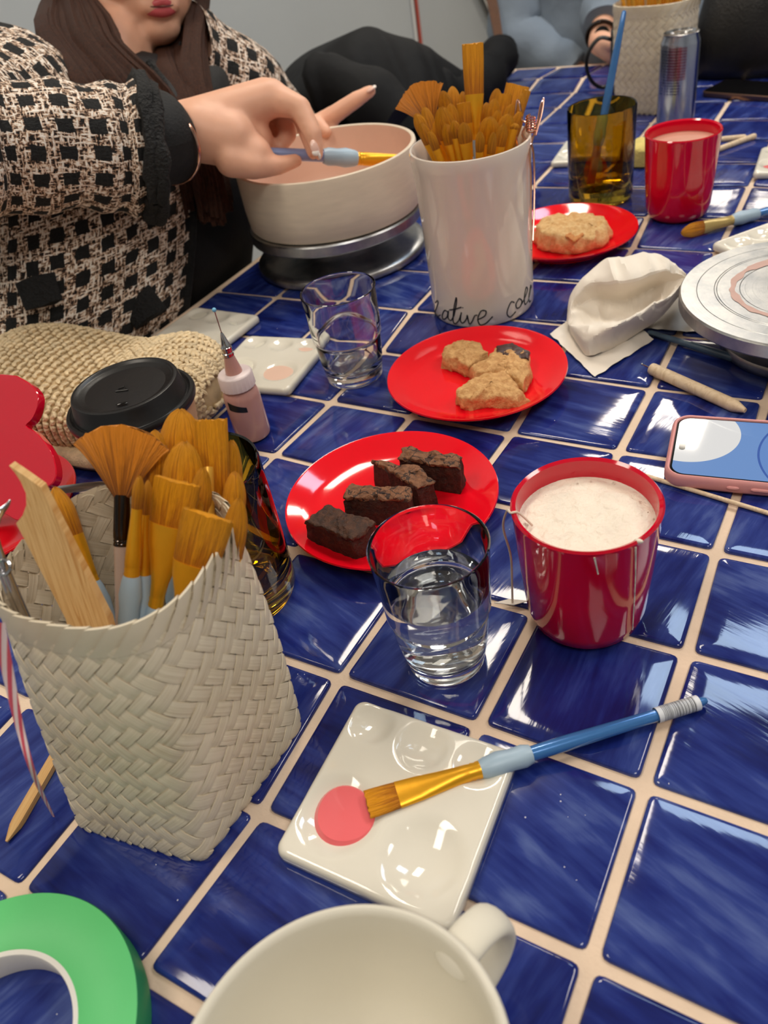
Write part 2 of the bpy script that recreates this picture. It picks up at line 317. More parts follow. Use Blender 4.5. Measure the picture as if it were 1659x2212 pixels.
# ---------------------------------------------------------------- mesh builder
class MB:
    def __init__(s): s.v = []; s.f = []; s.uv = {}
    def add(s, vs, fs, uvs=None):
        o = len(s.v); s.v += [V(p) for p in vs]
        for i, f in enumerate(fs):
            if uvs: s.uv[len(s.f)] = [uvs[j] for j in f] if not isinstance(uvs[0], list) else uvs[i]
            s.f.append(tuple(o + j for j in f))
        return s
    def lathe(s, prof, n=48, c=(0, 0, 0), mtx=None, uvs=False):
        vs, fs, rings = [], [], []
        for r, z in prof:
            if r < 1e-6: rings.append([len(vs)]); vs.append(V((0, 0, z)))
            else:
                rings.append(list(range(len(vs), len(vs) + n)))
                vs += [V((r * math.cos(2 * PI * k / n), r * math.sin(2 * PI * k / n), z)) for k in range(n)]
        for a, b in zip(rings[:-1], rings[1:]):
            for k in range(n):
                k2 = (k + 1) % n
                if len(a) == 1 and len(b) == 1: continue
                if len(a) == 1: fs.append((a[0], b[k2], b[k]))
                elif len(b) == 1: fs.append((a[k], a[k2], b[0]))
                else: fs.append((a[k], a[k2], b[k2], b[k]))
        if mtx: vs = [mtx @ p for p in vs]
        c = V(c); return s.add([p + c for p in vs], fs)
    def tube(s, pts, rad, n=8, cap=True, flat=1.0, up=None, uv=False, vlen=None):
        pts = [V(p) for p in pts]; m = len(pts)
        rad = rad if isinstance(rad, (list, tuple)) else [rad] * m
        vs, fs, uvs = [], [], []; prev = None; L = 0
        for i, p in enumerate(pts):
            t = (pts[min(i + 1, m - 1)] - pts[max(i - 1, 0)]).normalized()
            if prev is None:
                a = V(up) if up else (V((0, 0, 1)) if abs(t.z) < .9 else V((1, 0, 0)))
            else: a = prev
            a = (a - t * a.dot(t)); a = a.normalized() if a.length > 1e-6 else t.orthogonal().normalized()
            prev = a; b = t.cross(a)
            if i: L += (p - pts[i - 1]).length
            r = rad[i]; ra, rb = (r if isinstance(r, (tuple, list)) else (r * flat, r))
            for k in range(n + (1 if uv else 0)):
                th = 2 * PI * k / n
                vs.append(p + a * (ra * math.cos(th)) + b * (rb * math.sin(th)))
                uvs.append((th * (vlen or 1.0), L))
        w_ = n + 1 if uv else n
        for i in range(m - 1):
            for k in range(n):
                k2 = k + 1 if uv else (k + 1) % n
                fs.append((i * w_ + k, i * w_ + k2, (i + 1) * w_ + k2, (i + 1) * w_ + k))
        if cap:
            fs.append(tuple(range(n - 1, -1, -1))); fs.append(tuple((m - 1) * w_ + k for k in range(n)))
        return s.add(vs, fs, uvs if uv else None)
    def loft(s, rings, close=True, cap=True, uvs=None):
        n = len(rings[0]); vs = [V(p) for r in rings for p in r]; fs = []
        for i in range(len(rings) - 1):
            for k in range(n if close else n - 1):
                k2 = (k + 1) % n; fs.append((i * n + k, i * n + k2, (i + 1) * n + k2, (i + 1) * n + k))
        if cap and close:
            fs.append(tuple(range(n - 1, -1, -1))); fs.append(tuple((len(rings) - 1) * n + k for k in range(n)))
        return s.add(vs, fs, uvs)
    def ball(s, c, r, n=10, m=None):
        m = m or n; r = r if isinstance(r, (tuple, list)) else (r, r, r)
        prof = [(math.sin(PI * i / m), -math.cos(PI * i / m)) for i in range(m + 1)]
        prof[0] = (0, -1); prof[-1] = (0, 1)
        return s.lathe(prof, n, c, Matrix.Diagonal((r[0], r[1], r[2])).to_3x3())
    def cone(s, p0, r0, p1, r1, n=14):         # capsule that tapers
        p0, p1 = V(p0), V(p1); s.ball(p0, r0, n); s.ball(p1, r1, n)
        if (p1 - p0).length > 1e-6: s.tube([p0, p1], [r0, r1], n)
        return s
    def slab(s, outline, rings):               # outline(inset)-> closed list of (x, y); rings (inset, z), capped
        rs = [[V((x, y, z)) for x, y in outline(i)] for i, z in rings]
        return s.loft(rs)
    def xf(s, m):
        s.v = [m @ p for p in s.v]; return s
    def build(s, name, material, parent=None, org=None, smooth=True, auto=None):
        me = bpy.data.meshes.new(name); o_ = V(org) if org is not None else (V(parent['_o']) if parent is not None and '_o' in parent else V((0, 0, 0)))
        me.from_pydata([tuple(p - o_) for p in s.v], [], s.f)
        if s.uv:
            ul = me.uv_layers.new(name='UVMap')
            for pi, p in enumerate(me.polygons):
                u = s.uv.get(pi)
                if u:
                    for k, li in enumerate(p.loop_indices): ul.data[li].uv = u[k][:2]
        if smooth:
            me.polygons.foreach_set('use_smooth', [True] * len(me.polygons))
            me.set_sharp_from_angle(angle=math.radians(auto or 42))
        me.materials.append(material); me.validate()
        o = bpy.data.objects.new(name, me); sc.collection.objects.link(o)
        if parent is not None:
            o.parent = parent
        return o

def tag(o, label, cat, group=None, kind=None):
    o['label'] = label; o['category'] = cat
    if group: o['group'] = group
    if kind: o['kind'] = kind
    return o
def thing(name, label, cat, loc, group=None):
    o = bpy.data.objects.new(name, None); sc.collection.objects.link(o); o.empty_display_size = .02
    loc = V(loc); o.location = loc; o['_o'] = tuple(loc); return tag(o, label, cat, group)
def solo(mb, name, m, label, cat, loc, group=None, **k):
    loc = V(loc); o = mb.build(name, m, None, org=loc, **k); o.location = loc; return tag(o, label, cat, group)
def struct(mb, name, m, **k):
    o = mb.build(name, m, None, org=(0, 0, 0), **k); o['kind'] = 'structure'; return o
def rrect(w_, d, r, seg=6, c=(0, 0), ang=0):
    ca, sa = math.cos(ang), math.sin(ang)
    def f(ins):
        out = []; W, D, R_ = w_ / 2 - ins, d / 2 - ins, max(r - ins, .0003)
        for qx, qy, a0 in ((1, 1, 0), (-1, 1, PI / 2), (-1, -1, PI), (1, -1, 1.5 * PI)):
            for k in range(seg + 1):
                a = a0 + PI / 2 * k / seg
                x, y = qx * (W - R_) + R_ * math.cos(a), qy * (D - R_) + R_ * math.sin(a)
                out.append((c[0] + x * ca - y * sa, c[1] + x * sa + y * ca))
        return out
    return f
def box(c, s, bev=.003):
    return MB().slab(rrect(s[0], s[1], bev * 1.5, 3, (c[0], c[1])), [(bev, c[2] - s[2] / 2), (0, c[2] - s[2] / 2 + bev), (0, c[2] + s[2] / 2 - bev), (bev, c[2] + s[2] / 2)])
def nz(p, s=1.0): return noise.noise(V(p) * s)
def frame(d, hint=(0, 0, 1)):            # rotation taking +Z to d, +X kept near the hint's normal
    d = V(d).normalized(); h = V(hint); x = h - d * h.dot(d)
    x = x.normalized() if x.length > 1e-5 else d.orthogonal().normalized()
    y = d.cross(x); return Matrix((x, y, d)).transposed()
def spline(pts, n=24):
    pts = [V(p) for p in pts]; out = []; m = len(pts) - 1
    for i in range(n + 1):
        t = i / n * m; k = min(int(t), m - 1); u = t - k
        p0, p1, p2, p3 = pts[max(k - 1, 0)], pts[k], pts[k + 1], pts[min(k + 2, m)]
        out.append(.5 * ((2 * p1) + (p2 - p0) * u + (2 * p0 - 5 * p1 + 4 * p2 - p3) * u * u + (3 * p1 - p0 - 3 * p2 + p3) * u ** 3))
    return out
def noised(mb, amp, scale, seed=0):
    s_ = V((seed * 3.1, seed * 1.7, seed * 2.3))
    for i, p in enumerate(mb.v):
        mb.v[i] = p + V((nz(p * scale + s_), nz(p * scale + s_ + V((9, 0, 0))), nz(p * scale + s_ + V((0, 9, 0))))) * amp
    return mb
def remesh(mb, voxel, smooth=6, fac=.5):      # one continuous skin over overlapping tapered pieces
    me = bpy.data.meshes.new('tmp'); me.from_pydata([tuple(p) for p in mb.v], [], mb.f); me.validate()
    o = bpy.data.objects.new('tmp', me); sc.collection.objects.link(o)
    r = o.modifiers.new('r', 'REMESH'); r.mode = 'VOXEL'; r.voxel_size = voxel
    s_ = o.modifiers.new('s', 'SMOOTH'); s_.factor = fac; s_.iterations = smooth
    dg = bpy.context.evaluated_depsgraph_get(); em = o.evaluated_get(dg).to_mesh()
    out = MB(); out.add([V(v.co) for v in em.vertices], [tuple(p.vertices) for p in em.polygons])
    o.evaluated_get(dg).to_mesh_clear(); bpy.data.objects.remove(o); bpy.data.meshes.remove(me); return out

# ================================================================ room
XL, XR, YB, YF, HC = -1.95, 3.2, 8.6, -2.6, 2.25
def wall(a, b, name, th=.08):
    a, b = V(a), V(b); c = (a + b) / 2; d = b - a
    struct(box(c, (abs(d.x) + th, abs(d.y) + th, abs(d.z)), .002), name, M['wall'])
wall((XL - .04, YF, -T), (XL - .04, YB, HC), 'wall_left')
wall((XR + .04, YF, -T), (XR + .04, YB, HC), 'wall_right')
wall((XL, YB + .04, -T), (XR, YB + .04, HC), 'wall_back')
wall((XL, YF - .04, -T), (XR, YF - .04, HC), 'wall_front')
struct(box(((XL + XR) / 2, (YB + YF) / 2, -T - .04), (XR - XL + .2, YB - YF + .2, .08)), 'floor', M['floor'])
struct(box(((XL + XR) / 2, (YB + YF) / 2, HC + .04), (XR - XL + .2, YB - YF + .2, .08)), 'ceiling', M['ceil'])
for s_, (a, b) in {'left': ((XL + .008, YF), (XL + .008, YB)), 'back': ((XL, YB - .008), (XR, YB - .008))}.items():
    c = ((a[0] + b[0]) / 2, (a[1] + b[1]) / 2, -T + .05)
    struct(box(c, (max(.016, b[0] - a[0]), max(.016, b[1] - a[1]), .1)), 'baseboard_' + s_, M['lampframe'])
names = ['warm ceiling light over the far left of the table', 'warm ceiling light beyond the far end of the table', 'largest warm ceiling light, deepest in the room', 'cool panel added in place of a skylight over the far right of the table',
         'unseen fill light panel added above the near right corner', 'unseen warm fill light panel added above the near left corner', 'unseen neutral fill light panel added to the right of the table']
for (x, y, wx, wy, col, st), lb in zip(LAMPS, names):
    t = thing('ceiling_or_fill_light', lb, 'ceiling light', (x, y, HC - .03), 'ceiling lights')
    fr = MB()
    for dx, dy, sx, sy in ((0, wy / 2 + .012, wx + .05, .025), (0, -wy / 2 - .012, wx + .05, .025), (wx / 2 + .012, 0, .025, wy), (-wx / 2 - .012, 0, .025, wy)):
        q = box((x + dx, y + dy, HC - .012), (sx, sy, .035)); fr.add(q.v, q.f)
    fr.build('lamp_frame', M['lampframe'], t)
    MB().add([(x - wx / 2, y - wy / 2, HC - .014), (x + wx / 2, y - wy / 2, HC - .014), (x + wx / 2, y + wy / 2, HC - .014), (x - wx / 2, y + wy / 2, HC - .014)], [(3, 2, 1, 0)]).build('diffuser', m_emit('lamp_light', col, st), t)

# red conduit and leaning frame seen on the wall
p0, p1 = V((XL + .012, 3.45, -.62)), V((XL + .012, 3.45, 1.2))
# ================================================================ table
S = .104
GRID = {(0, 0): (1274, 2075), (0, 1): (1393, 1696), (0, 2): (1484, 1410), (0, 3): (1547, 1192), (-1, 1): (1034, 1567), (-2, 1): (735, 1463), (-2, 0): (561, 1754), (-2, -1): (302, 2100),
        (-3, -1): (36, 1925), (-3, 2): (640, 1186), (-1, 4): (1337, 974), (-1, 5): (1408, 838), (-1, 6): (1464, 724), (-2, 4): (1104, 935), (-3, 4): (889, 897), (-4, 3): (593, 982), (-4, 4): (714, 867),
        (-4, 5): (822, 759), (-4, 0): (60, 1515), (-2, 8): (1367, 534), (-1, 10): (1620, 401), (-5, 16): (1261, 166), (-6, 16): (1165, 168), (-2, 9): (1400, 466)}
def joint(i, j):
    if (i, j) in GRID:
        p = at(*GRID[(i, j)]); return V((p.x, p.y, 0))
    rr = random.Random(i * 131 + j * 17); return V((i * S + rr.uniform(-.0008, .0008), j * S + rr.uniform(-.0008, .0008), 0))
tab = thing('tiled_table', 'long table topped with glossy cobalt blue tiles and sand coloured grout', 'table', (0, .7, -T))
X0, X1, Y0, Y1 = -7.12 * S, 4.06 * S, -4.06 * S, 17.16 * S
box(((X0 + X1) / 2, (Y0 + Y1) / 2, -.0225), (X1 - X0, Y1 - Y0, .039), .002).build('grout_bed', M['grout'], tab)
for i in range(-7, 4):
    for j in range(-4, 17):
        rr = random.Random(i * 77 + j * 913)
        q = [joint(i, j), joint(i + 1, j), joint(i + 1, j + 1), joint(i, j + 1)]
        g = .0036
        dirs = [((1, 1)), (-1, 1), (-1, -1), (1, -1)]
        q = [p + V((dx * (g + rr.uniform(-.0006, .0006)), dy * (g + rr.uniform(-.0006, .0006)), 0)) for p, (dx, dy) in zip(q, dirs)]
        c = (q[0] + q[1] + q[2] + q[3]) / 4; tz = [rr.uniform(-.0007, .0006) for _ in range(2)]
        def ring(ins, z, rad):
            out = []
            for a in range(4):
                p = q[a]; e1 = (q[a - 1] - p).normalized(); e2 = (q[(a + 1) % 4] - p).normalized()
                pc = p + (e1 + e2) * ins; R_ = max(rad - ins * .4, .0015)
                for t in (0, .35, .65, 1):
                    k = (1 - t); x = pc + e1 * R_ * k * k + e2 * R_ * t * t
                    h = ((x.x - c.x) * tz[0] + (x.y - c.y) * tz[1]) / (S / 2)
                    out.append(V((x.x, x.y, z + h)))
            return out
        mb = MB(); rs = [ring(0, -.005, .0045), ring(0, -.0015, .0045), ring(.0007, -.0005, .0045), ring(.0026, -.0001, .0045), ring(.014, .0002, .0045)]
        mb.loft(rs, cap=False); n0 = len(mb.v) - 16; mb.f.append(tuple(range(n0, n0 + 16)))
        mb.build('tile', M['tile'], tab, auto=70)
for lx in (X0 + .06, X1 - .06):
    for ly in (Y0 + .06, Y1 - .06):
        box((lx, ly, -T / 2 - .021), (.06, .06, T - .042)).build('leg', M['darkwood'], tab)

# ================================================================ generic vessels
def vessel(prof_out, prof_in): return prof_out + prof_in[::-1]
def fine(prof, k=4):                      # smooth a profile with a spline
    pts = spline([(r, z, 0) for r, z in prof], (len(prof) - 1) * k); return [(max(p.x, 0), p.y) for p in pts]

def plate(name, label, c, r, group='red plates'):
    x, y = c
    pr = [(0, .002), (r * .60, .002), (r * .63, 0), (r * .68, 0), (r * .70, .003), (r * .86, .0085), (r * .97, .0160), (r, .0185), (r * .995, .0200), (r * .975, .0195), (r * .86, .0125), (r * .68, .0072), (r * .4, .0062), (0, .006)]
    return solo(MB().lathe(pr, 96, (x, y, 0)), name, M['redplate'], label, 'plate', (x, y, 0), group)
plate('red_plate', 'round red plate holding three broken pieces of cookie', (-.2680, .4810), .0912)
plate('red_plate', 'round red plate holding four chocolate brownies', (-.2580, .2765), .0912)
plate('red_plate', 'round red plate under the one whole round golden cookie', (-.2935, .8340), .0912)
plate('red_plate', 'red plate under the table knife beside the paper coffee cup', (-.632, .138), .0912)

def cup_red(name, label, c, rt, rb, h):
    x, y = c
    t = thing(name, label, 'cup', (x, y, 0), 'red cups')
    k = .0034
    pr = [(0, .0035), (rb * .66, .0035), (rb * .70, .0008), (rb * .78, .0008), (rb * .93, .006), (rb * 1.0, .016), (rb + (rt - rb) * .45, h * .5), (rt - .0006, h - .004), (rt, h - .001), (rt - .0012, h + .0005), (rt - k, h - .001), (rt - k - .0004, h - .004), (rb + (rt - rb) * .45 - k, h * .5), (rb - k, .018), (rb * .85, .008), (0, .0065)]
    MB().lathe(pr, 72, (x, y, 0)).build('cup_body', M['redcup'], t)
    return t
cA = (-.0720, .2198); mug = cup_red('red_cup', 'large red cup of white frothy milk with a tea bag string', cA, .0472, .0405, .1034)
def disc(c, r, z, amp=0, n=48, rings=14, seed=0, dome=0):
    mb = MB(); vs = [V((c[0], c[1], z + dome))]; fs = []
    for i in range(1, rings + 1):
        for k in range(n):
            a = 2 * PI * k / n; rr = r * i / rings; p = V((c[0] + rr * math.cos(a), c[1] + rr * math.sin(a), 0))
            vs.append(V((p.x, p.y, z + dome * (1 - (i / rings) ** 2) + amp * nz((p + V((seed, 0, 0))) * 120) * (1 if i < rings else 0))))
    for k in range(n): fs.append((0, 1 + k, 1 + (k + 1) % n))
    for i in range(rings - 1):
        for k in range(n): a = 1 + i * n; fs.append((a + k, a + n + k, a + n + (k + 1) % n, a + (k + 1) % n))
    return mb.add(vs, fs)
disc(cA, .0434, .0895, .0012).build('milk_foam', M['foam'], mug)
mb = MB()
for k in range(26):
    a = random.uniform(0, 2 * PI); r = random.uniform(.034, .0425); mb.ball((cA[0] + r * math.cos(a), cA[1] + r * math.sin(a), .0897), random.uniform(.0004, .0011), 8)
mb.build('foam_bubble', m_glass('bubble_film', (1, .98, .95, 1), .05, 1.2), mug)['kind'] = 'stuff'
# the tea bag: string over the rim and a paper tag on the table
def oncyl(px, py, c, rt, rb, h, off=0.0, prof=None):
    d = RX * ((px - CX) / FPX) + RY * ((py - CY) / FPX) + RZ; best = None
    t = .2
    while t < 2.4:
        p = CAM + d * t; r = (rb + (rt - rb) * p.z / h if prof is None else next((prof[i][0] + (prof[i + 1][0] - prof[i][0]) * (p.z - prof[i][1]) / (prof[i + 1][1] - prof[i][1]) for i in range(len(prof) - 1) if prof[i][1] <= p.z < prof[i + 1][1]), rt)) + off; q = math.hypot(p.x - c[0], p.y - c[1])
        if q <= r: return p
        if best is None or q - r < best[0]: best = (q - r, p)
        t += .0004
    return best[1]
rimL = oncyl(1103, 1102, cA, .0472, .0405, .1034)
sp = [at(1150, 1135, .091), at(1120, 1108, .102), V((rimL.x, rimL.y, .1045)), at(1095, 1104, .100), at(1087, 1140, .075), at(1103, 1200, .045), at(1106, 1260, .018), at(1107, 1302, .002)]
tb = thing('tea_bag_string', 'thin pale tea bag string hanging over the rim of the frothy milk cup', 'string', (sp[-1].x, sp[-1].y, 0))
MB().tube(spline(sp, 40), .0008, 6).build('string', M['string'], tb)
tg = [at(1068, 1306), at(1100, 1298), at(1142, 1302), at(1110, 1311)]
MB().add([p + V((0, 0, .0016)) for p in tg] + [p + V((0, 0, .0022)) for p in tg], [(0, 1, 2, 3), (7, 6, 5, 4), (0, 4, 5, 1), (1, 5, 6, 2), (2, 6, 7, 3), (3, 7, 4, 0)]).build('paper_tag', M['tissue'], tb, smooth=False)
mb = MB()
mpf = [(.0377, .006), (.0405, .016), (.0435, .0517), (.0466, .0994), (.0472, .1024), (.0472, .2)]
for pts in ([(1373, 1182), (1373, 1240), (1370, 1300), (1366, 1360)], [(1284, 1204), (1292, 1240)]):
    mb.tube([oncyl(x, y, cA, .0472, .0405, .1034, .0002, mpf) for x, y in pts], [.0007, .0005, .0005, .0005, .0008][:len(pts)], 6)
q = oncyl(1380, 1166, cA, .0472, .0405, .1034, -.001); mb.ball(V((q.x, q.y, .103)), (.0028, .0017, .0012), 8)
mb.build('milk_drip', M['foam'], mug)
cB = (-.1766, .9414); fc = cup_red('red_cup', 'red cup of pink cocoa behind the brush with a khaki ferrule', cB, .0466, .0408, .1073)
disc(cB, .0424, .0935, .0002).build('cocoa', M['cocoa'], fc)

def tumbler(name, label, c, h, rt, rb, water=None):
    x, y = c; t = thing(name, label, 'drinking glass', (x, y, 0), 'clear tumblers')
    rm = rb + (rt - rb) * .62; k = .0020
    out = fine([(rb * .88, .0008), (rb * .97, .0018), (rb, .006), (rb + (rm - rb) * .5, h * .24), (rm - .0012, h * .44), (rm - .0016, h * .475), (rm + .0005, h * .50), (rm + .0008, h * .53), (rm + (rt - rm) * .5, h * .75), (rt - .0006, h - .003)], 3)
    inn = [(rt - k - .0004, h - .002), (rm + (rt - rm) * .5 - k - .0002, h * .75), (rm - k, h * .53), (rm - k - .0012, h * .47), (rb + (rm - rb) * .5 - k, h * .26), (rb - k - .0005, .017), (rb * .8, .0125), (rb * .4, .0112), (0, .011)]
    MB().lathe([(0, .0022), (rb * .6, .0022)] + out + [(rt - .0002, h - .0008), (rt - .001, h), (rt - .0018, h - .0006)] + inn, 72, (x, y, 0)).build('glass_body', M['glass'], t)
    if water:
        pi = []
        for r, z in inn[::-1]:
            if z < water: pi.append((r + .00025 if r > 0 else 0, z - .0003))
        i2 = inn[::-1]
        for (r1, z1), (r2, z2) in zip(i2[:-1], i2[1:]):
            if z1 < water <= z2: rw = r1 + (r2 - r1) * (water - z1) / (z2 - z1)
        pi.append((rw + .00025, water + .0006)); pi.append((rw - .0012, water)); pi.append((0, water))
        MB().lathe(pi, 72, (x, y, 0)).build('water', M['water'], t)
    return t
tumbler('water_glass', 'clear tumbler more than half full of water by the brownie plate', (-.1477, .1484), .1080, .0384, .0275, .071)
tumbler('water_glass', 'clear tumbler with only a few dregs standing by the cookie plate', (-.4078, .4678), .1030, .0396, .0310, .0135)

def amber(name, label, c):
    x, y = c; rb, rt, h, k = .0448, .0460, .1252, .0022
    pr = [(0, .003), (rb * .8, .003), (rb * .86, .0006), (rb * .94, .001), (rb, .008), (rb + .0006, h * .5), (rt, h - .002), (rt - .0008, h), (rt - k, h - .001), (rt - k - .0004, h * .5), (rb - k, .030), (rb - .006, .022), (rb * .5, .0185), (0, .018)]
    t = thing(name, label, 'drinking glass', (x, y, 0), 'amber glasses'); MB().lathe(pr, 72, (x, y, 0)).build('glass_body', M['amber'], t); return t
ag = amber('amber_glass', 'amber brown glass with a blue handled brush standing in it', (-.2959, .9940))
amber('amber_glass', 'amber brown glass partly hidden behind the near woven basket', (-.3290, .1490))

# ---------------------------------------------------------------- paint brushes
def head_mesh(kind, w_, th, ln, rag=.022, seed=0, n=40):
    rr = random.Random(seed); mb = MB(); m = 13; rings = []; uvs = []
    ridge = [rr.uniform(-.05, .05) for _ in range(n)]; ragz = [rr.uniform(-1, 1) * rag * ln for _ in range(n)]
    for i in range(m + 1):
        t = 1 - (1 - i / m) ** 1.5; z = ln * t
        if kind == 'flat': sx, sy = 1.0 + .10 * math.sin(t * PI * .6), (1 - .45 * t)
        elif kind == 'round': sx = sy = max(.04, (1 + .16 * math.sin(t * PI)) * math.sqrt(max(0, 1 - max(0, (t - .50) / .50) ** 2)))
        elif kind == 'filbert':
            e = max(0, (t - .52) / .48); sx = (1 + .10 * math.sin(min(1, t * 1.3) * PI)) * max(.16, math.sqrt(max(0, 1 - e ** 2.0))); sy = (1 - .35 * t) * max(.25, math.sqrt(max(0, 1 - e ** 2)))
        elif kind == 'fan': sx, sy = 1 + 5.2 * t ** .9, max(.25, 1 - .6 * t)
        ring = []
        for k in range(n):
            a = 2 * PI * k / n; q = 1 + ridge[k] * (.3 + t)
            x, y = w_ / 2 * sx * math.cos(a) * q, th / 2 * sy * math.sin(a) * q
            zz = z + ragz[k] * (t ** 3)
            if kind == 'fan': zz = z * (1 - .30 * (abs(math.cos(a)) ** 2) * t) + ragz[k] * t
            ring.append(V((x, y, zz))); uvs.append((k / n * 2 if k <= n // 2 else (n - k) / n * 2, t))
        rings.append(ring)
    mb.loft(rings, uvs=uvs); return mb
def brush(name, label, tip, base, kind='flat', hw=.018, hth=.006, hl=.024, fl=.04, L=None, ferrule='gold', grip='grip', handle='bluehandle', roll=(0, 0, 1), bristle='bristle', group=None, gl=.035, rb=.0042, bent=None, barcode=False, seed=0, rest=None):
    tip, base = V(tip), V(base); d = (tip - base); Ln = d.length; Rt = frame(d, roll).to_4x4(); Mx = Matrix.Translation(base) @ Rt
    t = thing(name, label, 'paintbrush', rest if rest is not None else (base.x, base.y, base.z), group)
    z3 = Ln - hl; z2 = z3 - fl; z1 = z2 - gl
    fw = rb * 1.05
    # handle
    MB().lathe([(0, 0), (rb * .35, .0004), (rb * .55, .003), (rb * .8, z1 * .35), (rb * .95, z1 * .8), (rb * .9, z1 + .001), (0, z1 + .001)], 16).xf(Mx).build('handle', M[handle], t)
    if grip: MB().lathe([(0, z1), (rb * 1.1, z1), (rb * 1.38, z1 + gl * .15), (rb * 1.30, z1 + gl * .4), (rb * 1.5, z1 + gl * .65), (rb * 1.25, z1 + gl * .92), (rb * 1.0, z2 + .001), (0, z2 + .001)], 20).xf(Mx).build('grip', M[grip], t)
    else: MB().lathe([(0, z1), (rb * .92, z1), (rb * 1.0, z2 + .001), (0, z2 + .001)], 16).xf(Mx).build('handle_neck', M[handle], t)
    # ferrule: round at the crimps, flattened to the head
    rings = []
    w0 = hw if kind != 'fan' else hw
    for u in (0, .04, .06, .10, .12, .16, .3, .5, .75, 1.0):
        e = max(0, (u - .16) / .84); e = e * e * (3 - 2 * e)
        ra, rb_ = fw * (1 - e) + w0 / 2 * e, fw * (1 - e) + hth / 2 * e
        if u in (.06, .12): ra, rb_ = ra * .93, rb_ * .93
        rings.append([V((ra * math.cos(2 * PI * k / 24), rb_ * math.sin(2 * PI * k / 24), z2 + fl * u)) for k in range(24)])
    MB().loft(rings).xf(Mx).build('ferrule', M[ferrule], t)
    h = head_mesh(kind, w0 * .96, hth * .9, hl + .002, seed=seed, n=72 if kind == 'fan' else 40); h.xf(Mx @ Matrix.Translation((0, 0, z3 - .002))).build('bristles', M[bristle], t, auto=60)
    if barcode:
        mb = MB(); zs = [.006, .034]; r0 = rb * .86
        vs, fs, uv = [], [], []
        for i, z in enumerate(zs):
            for k in range(17):
                a = 2 * PI * k / 16 + .6; vs.append(V(((r0 + .0004 + z * .004) * math.cos(a), (r0 + .0004 + z * .004) * math.sin(a), z))); uv.append((k / 16, i))
        for k in range(16): fs.append((k, k + 1, 18 + k, 17 + k))
        mb.add(vs, fs, uv).xf(Mx).build('barcode_sticker', M['barcode'], t)
    return t

# the brush resting on the near palette
tipP, q1 = at(793, 1737, .0135), at(1527, 1512, .0052)
brush('flat_paintbrush', 'flat gold and blue brush with barcode, its tip in coral paint', tipP, q1, 'flat', .0172, .0045, .0185, .0515, gl=.032, rb=.0050, roll=(.2, 1, 0), barcode=True, seed=3, rest=(q1.x, q1.y, 0))

